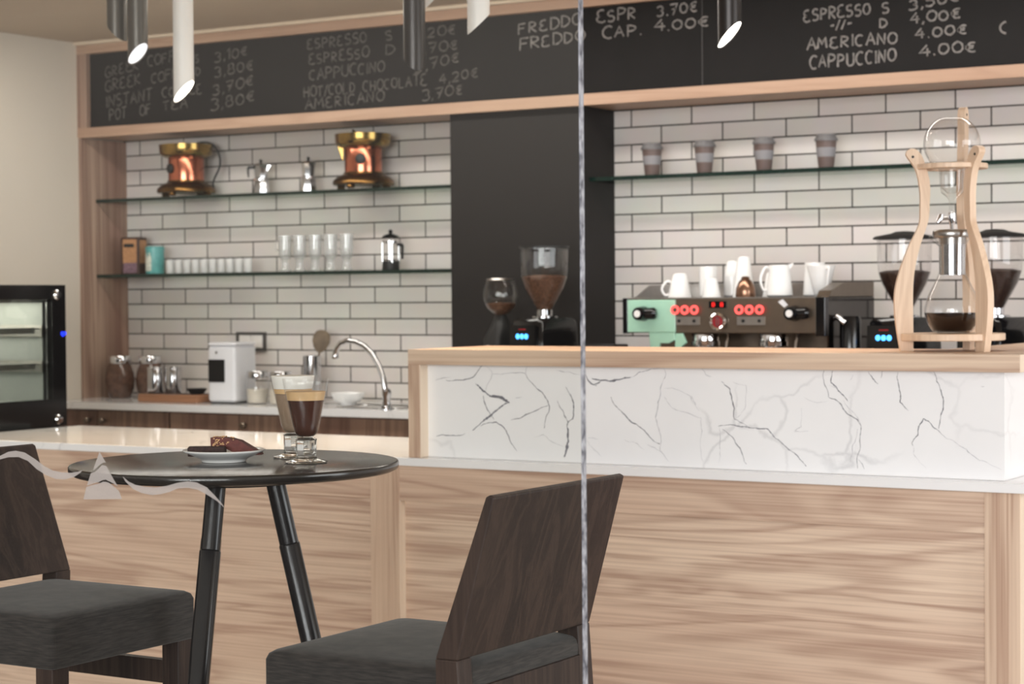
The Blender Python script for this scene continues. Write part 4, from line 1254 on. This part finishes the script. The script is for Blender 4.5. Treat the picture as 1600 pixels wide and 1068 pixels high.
# cups and jugs warming on the machine
ZT = 1.3392
def mug(name, label, cat, x, y, h, rb, rt, rz, mat='white_china', handle=True, spout=False, inverted=False, z=ZT):
    t = thing(name, label, cat, (x, y, z), rz, 'white crockery on the espresso machine' if mat == 'white_china' else None)
    a, b = (rb, rt)
    w = .003
    if inverted:
        prof = [(a, 0), (a - w, 0), (b - w, h - .006), (0, h - .007), (0, h), (b * .75, h), (b * .8, h - .003), (b, h - .006), (a, 0)]
        prof = [(a - w, 0), (a, 0), (a - .001, .004), (b, h - .008), (b * .85, h - .002), (b * .6, h), (0, h)]
    else:
        prof = [(0, 0), (a * .8, 0), (a, .006), (a * 1.0 + (b - a) * .3, h * .35), (b, h), (b - w, h), (a * .9, .01), (0, .008)]
    MB().lathe(prof, n=30).build('body', mat, t)
    if handle:
        z0, z1 = (h * .14, h * .62) if inverted else (h * .25, h * .88)
        r0 = a + (b - a) * (z0 / h) - .003; r1 = a + (b - a) * (z1 / h) - .003
        MB().tube(smooth_path3([(-r0, 0, z0), (-r0 - .016, 0, z0 - .003), (-r0 - .026, 0, (z0 + z1) / 2), (-r1 - .018, 0, z1 + .003), (-r1, 0, z1)]), .0048, 10).build('handle', mat, t)
    if spout:
        MB().prism([(b - .008, h * .72), (b + .016, h + .004), (b + .014, h + .006), (b - .008, h)], -.009, .009).build('spout', mat, t, smooth=False, bevel=.002)
    return t

AWAY = RV
mug('white_cup', 'white cup upside down with its ring handle to the left, first on the machine', 'cup', -3.235, 6.47, .088, .044, .026, AWAY, inverted=True)
mug('white_cup', 'slim white cup standing just behind the first upturned cup', 'cup', -3.165, 6.56, .112, .032, .034, 2.2, handle=False)
cB = mug('white_cup', 'small white cup at the back carrying another cup upside down', 'cup', -3.105, 6.64, .075, .033, .031, 1.0, handle=False, z=ZT)
mug('white_cup', 'small white cup upside down on top of another cup at the back', 'cup', -3.105, 6.64, .058, .031, .021, 1.0, handle=False, inverted=True, z=ZT + .0755)
mug('white_cup', 'small low white cup upside down at the front, left of the copper pot', 'cup', -3.085, 6.42, .068, .034, .022, .5, inverted=True, handle=False)
mug('white_jug', 'tall tapering white jug left of the copper pot', 'jug', -3.022, 6.56, .146, .042, .022, -.4, handle=False, inverted=True)
cp = thing('copper_pot', 'small domed copper pot between the white cups on the machine', 'pot', (-2.975, 6.47, ZT))
MB().lathe([(0, 0), (.034, 0), (.036, .004), (.034, .03), (.024, .055), (.014, .064), (.016, .068), (.01, .073), (0, .074)], n=24).build('body', 'dull_copper', cp)
mug('white_cup', 'white cup upside down behind the copper pot', 'cup', -2.905, 6.55, .088, .038, .024, 2.0, inverted=True, handle=False)
mug('white_jug', 'white milk jug with a large curved handle to the left', 'jug', -2.84, 6.46, .112, .047, .034, AWAY, spout=True)
mug('white_jug', 'white milk jug standing right behind the jug with the large handle', 'jug', -2.765, 6.60, .12, .042, .036, 2.4, handle=False)
mug('white_cup', 'wide conical white cup at the right end of the machine', 'cup', -2.70, 6.50, .108, .026, .05, 2.4, handle=True)

# ------------------------------------------------------------------ coffee grinders
def grinder(label, x, y, lid, beans='beans', lights=True, bz=.515):
    t = thing('coffee_grinder', label, 'grinder', (x, y, ZW), -.3, 'coffee grinders on the back worktop')
    b = MB()
    b.loft([[(p, q + o, z) for p, q in rrect(hx, hy, .015)] for z, hx, hy, o in ((0, .10, .13, 0), (.03, .10, .13, 0), (.05, .088, .11, .01), (.25, .085, .10, .012), (.345, .082, .095, .014), (.362, .07, .085, .014))])
    b.build('body', 'black_gloss', t, angle=50)
    MB().box(-.07, .07, -.1015, -.088, .24, .335).build('panel', 'black_gloss', t, smooth=False)
    if lights:
        for k in (-1, 0, 1):
            MB().lathe([(0, 0), (.0095, 0), (.0095, .002), (0, .003)], (k * .0235, -.102, .294), 16, axis='Y').build('lit_button', 'blue_glow', t)
        dm = MB(); dm.box(-.02, .02, -.1025, -.1015, .318, .3225)
        dm.build('screen', 'red_badge', t, smooth=False)
    MB().lathe([(0, .362), (.05, .362), (.05, .368), (.03, .372), (.03, .392), (0, .392)], (0, .012, 0), 24).build('neck', 'steel', t)
    MB().lathe([(.026, .388), (.03, .392), (.05, .43), (.075, .475), (.088, .515), (.091, .56), (.092, .628)], (0, .012, 0), 36).build('hopper', 'vessel_smoke', t)
    MB().lathe([(0, .39), (.024, .391), (.028, .396), (.048, .432), (.073, .477), (.0855, bz), (.06, bz + .006), (0, bz + .008)], (0, .012, 0), 32).build('coffee_beans', beans, t)
    if lid:
        MB().lathe([(0, .626), (.104, .626), (.106, .63), (.1, .636), (.045, .646), (.03, .652), (0, .654)], (0, .012, 0), 36).build('lid', 'black_matt', t)
    else:
        MB().lathe([(.0905, .622), (.094, .622), (.094, .630), (.0905, .630)], (0, .012, 0), 36).build('rim', 'black_matt', t)
    MB().tube([(-.02, -.095, .21), (-.02, -.16, .205), (-.02, -.165, .18)], .01, 10).build('chute', 'black_matt', t)
    for s in (-1, 1):
        MB().tube([(s * .03, -.09, .15), (s * .032, -.17, .15)], .005, 8).build('fork', 'steel', t)
    return t

grinder('black coffee grinder with an open hopper half full of beans, before the pillar', -3.79, 6.43, False, 'beans_light')
grinder('black coffee grinder with a flat black lid, between the espresso machine and the drip tower', -2.385, 6.45, True)
grinder('black coffee grinder with a black lid, partly behind the drip tower', -2.075, 6.46, True)
grinder('black coffee grinder cut off by the right edge of the photo', -1.835, 6.47, True)

gg = thing('coffee_grinder', 'small grinder with a round glass globe hopper at the left of the pillar front', 'grinder', (-3.985, 6.45, ZW), -.3, 'coffee grinders on the back worktop')
MB().loft([[(p, q, z) for p, q in rrect(hx, hy, .02)] for z, hx, hy in ((0, .07, .09), (.02, .07, .09), (.04, .05, .065), (.28, .045, .06), (.34, .03, .03), (.372, .022, .022))]).build('body', 'black_matt', gg, angle=50)
MB().lathe([(.02, .372), (.034, .38), (.052, .398), (.064, .425), (.067, .447), (.064, .475), (.055, .5), (.054, .503)], n=32).build('globe', 'vessel', gg)
MB().lathe([(0, .373), (.018, .374), (.032, .383), (.05, .4), (.058, .416), (.03, .42), (0, .42)], n=28).build('coffee_beans', 'beans_light', gg)
MB().lathe([(0, .503), (.052, .503), (.054, .506), (.05, .512), (0, .514)], n=28).build('lid', 'steel_brushed', gg)
MB().tube([(.0, -.062, .12), (.0, -.066, .26)], .006, 8).build('chrome_strip', 'chrome', gg)

kb = thing('knock_box', 'black tapered knock box left of the espresso machine', 'bin', (-3.50, 6.40, ZW))
MB().loft([[(p, q, z) for p, q in rrect(s, s, .015)] for z, s in ((0, .045), (.004, .047), (.26, .062), (.265, .06), (.255, .056), (.02, .04))]).build('bin', 'black_matt', kb)
MB().tube([(-.06, 0, .255), (.06, 0, .255)], .008, 10).build('bar', 'black_matt', kb)

# ------------------------------------------------------------------ cold drip tower on the bar
TX, TY, TZ = -1.686, 4.920, 1.201
ct = thing('cold_drip_tower', 'blond wooden cold drip tower with a glass globe at the right end of the bar', 'drip tower', (TX, TY, TZ), group=None)
OUT = [(.133, 0), (.146, .09), (.144, .166), (.115, .257), (.085, .32), (.0815, .355), (.0815, .405), (.0915, .459), (.113, .493), (.1165, .502), (.113, .511), (.104, .5155)]
INN = [(.1, 0), (.1, .056), (.099, .18), (.083, .264), (.0615, .33), (.0575, .378), (.0575, .431), (.073, .488), (.085, .508), (.095, .5145)]


def plank(mb, outer, inner, ang, th):
    """Curved plank standing in a vertical radial plane at the given angle."""
    o, i = smooth_path(outer), smooth_path(inner)
    n = 60
    def at(path, f):
        k = f * (len(path) - 1); a = int(min(k, len(path) - 2)); t = k - a
        return (path[a][0] + (path[a + 1][0] - path[a][0]) * t, path[a][1] + (path[a + 1][1] - path[a][1]) * t)
    ca, sa = math.cos(ang), math.sin(ang)
    loops = []
    for k in range(n + 1):
        po, pi = at(o, k / n), at(i, k / n)
        lp = []
        for (r, z), s in ((po, -1), (po, 1), (pi, 1), (pi, -1)):
            lp.append((r * ca - s * th / 2 * sa, r * sa + s * th / 2 * ca, z))
        loops.append(lp)
    return mb.loft(loops)

angs = [math.radians(177) + RV, math.radians(297) + RV, math.radians(57) + RV]
for k, a in enumerate(angs):
    if k < 2:
        o, i = OUT, INN
    else:
        o = OUT[:7] + [(.086, .46), (.093, .52), (.095, .57), (.095, .605), (.091, .62), (.084, .626)]
        i = INN[:7] + [(.060, .46), (.064, .52), (.066, .57), (.067, .605), (.07, .618), (.078, .625)]
    lg = plank(MB(), o, i, a, .020).build('leg', 'wood_tower', ct, angle=40, bevel=.0015)
    r, z = (.1, .494) if k < 2 else (.081, .606)
    p = Vector((r * math.cos(a), r * math.sin(a), z)); t = Vector((-math.sin(a), math.cos(a), 0))
    MB().tube([tuple(p - t * .0106), tuple(p + t * .0106)], .0035, 10).build('bolt', 'black_matt', lg)
pl_ = MB()
pl_.lathe([(.05, .462), (.088, .462), (.09, .464), (.09, .473), (.088, .475), (.05, .475), (.05, .462)], n=48)
pl_.build('ring_plate', 'wood_tower', ct)
MB().lathe([(0, .027), (.130, .027), (.132, .029), (.132, .043), (.130, .045), (0, .045)], n=56).build('base_shelf', 'wood_tower', ct)
gb = MB()
gp = [(.0715 * math.sin(math.radians(d)), .527 + .0715 * math.cos(math.radians(d))) for d in range(26, 138, 6)]
gp += [(.036, .470), (.0335, .462), (.0315, .45), (.0305, .42), (.027, .402), (.016, .394), (.008, .384), (.0065, .35), (.0065, .342)]
gb.lathe([(.026, .5905)] + gp, n=40)
gb.build('water_globe', 'vessel', ct)
MB().lathe([(.0285, .46), (.028, .44), (.0265, .415), (.01, .4)], n=28).build('glass_sleeve', 'vessel', ct)
va = MB()
va.lathe([(0, .352), (.009, .352), (.0095, .348), (.0095, .332), (.006, .322), (.0035, .305), (.0015, .295), (0, .295)], n=18)
RVX, RVY = math.cos(RV), math.sin(RV)
va.tube([(0, 0, .338), (-.028 * RVX, -.028 * RVY, .336)], .0045, 10)
va.tube([(-.028 * RVX, -.028 * RVY, .348), (-.03 * RVX, -.03 * RVY, .336), (-.036 * RVX, -.036 * RVY, .326)], [.006, .008, .006], 10)
va.build('drip_valve', 'chrome', ct)

cf = thing('coffee_carafe', 'glass carafe with a steel collar, part filled with coffee, on the drip tower base', 'carafe', (TX, TY, TZ + .0455))
MB().lathe([(.035, 0), (.05, .004), (.062, .022), (.0705, .046), (.070, .066), (.062, .095), (.047, .124), (.036, .146), (.033, .158), (.034, .215), (.037, .228), (.045, .242), (.047, .246)], n=44).build('carafe', 'vessel', cf)
MB().lathe([(0, .0035), (.034, .0035), (.048, .007), (.060, .024), (.0685, .046), (.0692, .052), (0, .053)], n=44).build('coffee', 'coffee_dark', cf)
MB().lathe([(.0315, .148), (.0325, .148), (.0325, .238), (.0315, .238)], n=40).build('collar', 'steel', cf)
MB().prism([(-.034, .222), (-.058, .244), (-.055, .247), (-.034, .24)], -.01, .01).build('spout', 'vessel', cf, smooth=False)
cf.rotation_euler = (0, 0, RV)
cl = MB()
cl.lathe([(0, .244), (.047, .243), (.049, .246), (.049, .258), (.046, .262), (.03, .2635), (0, .2635)], n=40)
cl.lathe([(0, .226), (.033, .226), (.034, .243), (0, .243)], n=32)
cl.build('lid', 'steel_brushed', cf)

# ------------------------------------------------------------------ pendant tubes with slanted ends
CR = Vector((.8537, .5207, 0)).normalized(); CT = Vector((.5207, -.8537, 0)).normalized()


def pendant(label, x, zmid, d, slope, mat, lamp, y=4.9):
    t = thing('pendant_lamp', label, 'lamp', (x, y, 2.497), 0, 'tube pendants over the bar')
    R_ = .0325
    n = 40
    d = d.normalized()
    def bottom(r, lift=0.0):
        return [(r * math.cos(2 * PI * i / n), r * math.sin(2 * PI * i / n), zmid - 2.497 + slope * r * (math.cos(2 * PI * i / n) * d.x + math.sin(2 * PI * i / n) * d.y) + lift) for i in range(n)]
    top = [(R_ * math.cos(2 * PI * i / n), R_ * math.sin(2 * PI * i / n), 0) for i in range(n)]
    mb = MB()
    mb.loft([top, bottom(R_), bottom(R_ - .0015), bottom(R_ - .0015, .012)], caps=False)
    mb.add(top, [tuple(range(n))])
    mb.build('tube', mat, t)
    sl = bpy.data.lights.new('lamp_bulb', 'SPOT')
    sl.energy = 26 if lamp == 'lamp_glow' else 16
    sl.color = (1.0, .74, .5)
    sl.spot_size = math.radians(78); sl.spot_blend = .6; sl.shadow_soft_size = .025
    so_ = bpy.data.objects.new('lamp_bulb', sl); COL.objects.link(so_); so_.parent = t
    so_.location = (0, 0, zmid - 2.497 - .04)
    lp = bottom(R_ - .0016, .004)
    MB().add(lp, [tuple(range(n))]).build('diffuser', lamp, t, smooth=False)
    return t

pendant('dark grey tube lamp with its slanted end turned away, far left of the lamps', -4.491, 2.221, -CR * .85 - CT * .5, 1.0, 'tube_grey', 'lamp_soft')
pendant('dark grey tube lamp whose pale slanted end faces the viewer, left group', -4.402, 2.143, CR * .85 + CT * .55, 1.05, 'tube_grey', 'lamp_soft')
pendant('long white tube lamp with a glowing slanted end, left group', -4.21, 2.010, CR * .97 + CT * .3, 1.05, 'tube_white', 'lamp_glow')
pendant('graphite tube lamp hanging in front of the board between two white ones', -3.32, 2.045, -CR * .4 - CT * .9, .9, 'tube_dark', 'lamp_soft')
pendant('white tube lamp only its tip showing behind the graphite lamp', -3.397, 2.249, CR * .95 - CT * .3, 1.0, 'tube_white', 'lamp_soft', 5.1)
pendant('white tube lamp with its slanted end turned away, just left of the glass edge', -3.095, 2.138, CR * .95 - CT * .25, .95, 'tube_white', 'lamp_soft')
pendant('dark tube lamp with a brightly lit slanted end, right of the glass edge', -2.296, 2.046, CR * .9 + CT * .5, 1.1, 'tube_dark', 'lamp_glow')

# ------------------------------------------------------------------ round bar table
tb = thing('bar_table', 'round black bar-height table on splayed tube legs', 'table', (-2.335, 2.848, 0))
MB().lathe([(0, 1.030), (.272, 1.030), (.29, 1.032), (.298, 1.036), (.3, 1.040), (.3, 1.047), (.2985, 1.0492), (.296, 1.05), (0, 1.05)], n=96).build('table_top', 'table_top', tb, angle=50)
MB().lathe([(0, 1.012), (.11, 1.012), (.115, 1.016), (.115, 1.030), (0, 1.030)], n=32).build('mount_plate', 'table_leg', tb)
for ang in (RV, RV + math.radians(126), RV - math.radians(110)):
    ca, sa = math.cos(ang), math.sin(ang)
    P = lambda z: ((.072 + .215 * (1.018 - z)) * ca, (.072 + .215 * (1.018 - z)) * sa, z)
    lg = MB()
    lg.tube([P(1.018), P(.9)], .0178, 20)
    lg.tube([P(.9), P(.899), P(.897), P(.03), P(.02)], [.0178, .0184, .0194, .0194, .0194], 20)
    lo_ = lg.build('leg', 'table_leg', tb, angle=50)
    MB().lathe([(0, 0), (.022, 0), (.022, .012), (.018, .022), (0, .024)], (P(.01)[0], P(.01)[1], 0), 16).build('foot', 'black_matt', lo_)

ZTB = 1.0503
pt = thing('dessert_plate', 'white saucer plate with two pieces of cake on the round table', 'plate', (-2.353, 2.838, ZTB))
MB().lathe([(0, 0), (.040, 0), (.041, .0015), (.0415, .004), (.046, .007), (.06, .0125), (.072, .0185), (.0748, .0205), (.0752, .022), (.0742, .0228), (.0715, .0222), (.058, .0155), (.044, .0098), (.02, .008), (0, .008)], n=64).build('plate', 'white_china', pt, angle=60)

bn = thing('brownie', 'flat dark brownie slice lying at the left on the white plate', 'cake', (-2.366, 2.806, ZTB + .0125), RV + .05)
b = MB()
random.seed(5)
lp = []
for z, i in ((0, .001), (.002, 0), (.0145, 0), (.017, .0012)):
    lp.append([(a + random.uniform(-.0006, .0006), q + random.uniform(-.0006, .0006), z + random.uniform(-.0003, .0003)) for a, q in rrect(.034 - i, .014 - i, .003, 6)])
b.loft(lp); b.build('slice', 'cake', bn)
ck = thing('chocolate_cake_slice', 'reddish chocolate cake slice with chopped nuts, leaning at the right on the white plate', 'cake', (-2.340, 2.848, ZTB + .0125), RV - .08)
cm = MB()
prof = [(u * 1.12 + .002, w * .93) for u, w in ((-.036, .0135), (-.036, .0345), (-.03, .0355), (-.006, .0335), (.012, .028), (.034, .012), (.046, .0035), (.0465, .0), (.02, .0), (.004, .004), (-.01, .0125))]
def rough(h): return [(u + random.uniform(-.0005, .0005), h, w + random.uniform(-.0005, .0005)) for u, w in prof]
cm.loft([rough(h) for h in (-.013, -.006, .002, .010, .016)])
cm.build('slice', 'glaze', ck, angle=30)
nt_ = MB()
for k in range(60):
    u = random.uniform(-.034, -.014) if k < 52 else random.uniform(-.012, .006)
    side = random.random() < .55
    h = -.0138 if side else random.uniform(-.012, .014)
    w = random.uniform(.016, .0315) if side else (.0330 if u < -.01 else .0312)
    if side and u > -.022: w = max(w, .020)
    s = random.uniform(.0012, .0022)
    nt_.lathe([(0, -s * .8), (s, -s * .3), (s * .9, s * .4), (0, s * .8)], (u, h, w), 6)
no = nt_.build('chopped_nuts', 'nut', ck)
no['kind'] = 'stuff'

# tall footed coffee glasses
def bowl_r(z):
    pts = [(.046, .009), (.048, .0148), (.052, .0196), (.058, .0226), (.068, .0250), (.09, .0300), (.1135, .0351), (.14, .0403), (.152, .0423)]
    for (a, ra), (b_, rb_) in zip(pts, pts[1:]):
        if z <= b_:
            return ra + (rb_ - ra) * (z - a) / (b_ - a)
    return pts[-1][1]


def coffee_glass(label, loc, layers):
    t = thing('coffee_glass', label, 'drink', loc, 0, None)
    wall = [(bowl_r(z), z) for z in (.046, .048, .052, .058, .068, .08, .095, .11, .125, .14, .152)]
    inner = [(r - .0014, max(z, .0478)) for r, z in reversed(wall)]
    MB().lathe([(0, .046)] + wall + [(wall[-1][0] - .0008, .1528)] + inner[1:-1] + [(0, .0478)], n=48).build('bowl', 'vessel_cup', t, angle=60)
    fs = MB()
    fs.loft([[((.015 + i) * (1.0 if k % 2 else .93) * math.cos(2 * PI * k / 16), (.015 + i) * (1.0 if k % 2 else .93) * math.sin(2 * PI * k / 16), z) for k in range(16)] for z, i in ((.008, .006), (.011, .0045), (.013, .004), (.040, .0045), (.043, .0055), (.0455, .0))])
    fs.build('stem', 'stem_glass', t, angle=20)
    MB().lathe([(0, 0), (.036, 0), (.0385, .0012), (.0388, .0025), (.036, .004), (.024, .0065), (.02, .0085), (0, .0085)], n=48).build('foot', 'stem_glass', t, angle=60)
    for nm, mat, z0, z1 in layers:
        zs = sorted([z0, z0 + .0015, z0 + .004, z0 + .009] + [z0 + (z1 - z0) * k / 6 for k in range(2, 7)]) if z1 - z0 > .03 else [z0 + (z1 - z0) * k / 6 for k in range(7)]
        pr = [(0, z0)] + [(bowl_r(z) - .0018, z) for z in zs] + [(0, z1 + (.0006 if mat in ('crema', 'foam') else 0))]
        MB().lathe(pr, n=44).build(nm, mat, t, angle=60)
    return t

coffee_glass('footed glass of black coffee with a tan foam layer, in front', (-2.203, 2.889, ZTB), [('coffee', 'coffee', .0482, .1135), ('crema', 'crema', .1138, .1295)])
coffee_glass('footed glass of milky coffee with a white foam head, behind', (-2.298, 2.975, ZTB), [('milky_coffee', 'latte', .0482, .120), ('crema', 'crema', .1203, .129), ('milk_foam', 'foam', .1293, .1535)])

# ------------------------------------------------------------------ bar stools
def stool(label, loc, rz):
    t = thing('bar_stool', label, 'bar stool', loc, rz, 'dark bar stools at the round table')
    s = MB()
    lv = [(.690, .003, .012), (.693, 0, .012), (.768, 0, .012), (.777, .003, .014), (.782, .010, .018), (.786, .03, .022), (.790, .07, .03), (.792, .12, .03), (.793, .16, .02)]
    s.loft([[(a, b, z) for a, b in rrect(.19 - i, .195 - i, r, 6)] for z, i, r in lv])
    s.build('seat', 'fabric', t, angle=70)
    # back: one leaning panel whose edges thicken downwards into the rear legs
    p = MB()
    p.prism([(-.150, .800), (-.190, .800), (-.2585, 1.05), (-.250, 1.054), (-.243, 1.05)], -.205, .205, 'XZ')
    p.build('backrest', 'wood_dark', t, smooth=False, bevel=.0025)
    for sy in (-1, 1):
        y0, y1 = (.165, .205) if sy > 0 else (-.205, -.165)
        l = MB()
        l.prism([(-.150, .800), (-.190, .800), (-.197, .70), (-.212, .45), (-.245, .0), (-.205, .0), (-.172, .45), (-.152, .70)], y0, y1, 'XZ')
        l.build('leg', 'wood_dark', t, smooth=False, bevel=.002)
        f = MB()
        y0, y1 = (.148, .190) if sy > 0 else (-.190, -.148)
        f.prism([(.142, 0), (.142, .69), (.184, .69), (.178, 0)], y0, y1, 'XZ')
        f.build('leg', 'wood_dark', t, smooth=False, bevel=.002)
        MB().box(-.17, .145, sy * .178 - .011, sy * .178 + .011, .60, .645).build('stretcher', 'wood_dark', t, smooth=False, bevel=.002)
        MB().box(-.195, .15, sy * .178 - .011, sy * .178 + .011, .30, .335).build('footrest', 'wood_dark', t, smooth=False, bevel=.002)
    MB().box(.152, .174, -.15, .15, .25, .29).build('footrest', 'wood_dark', t, smooth=False, bevel=.002)
    MB().box(-.196, -.176, -.166, .166, .685, .752).build('rear_apron', 'wood_dark', t, smooth=False, bevel=.002)
    return t

st = stool('dark brown bar stool in front, seen from behind with its backrest across the glass edge', (-1.822, 2.713, 0), PI)
dup(st, (-2.73, 2.78, 0), 0.0, 'dark brown bar stool left of the round table, cut off by the photo edge')
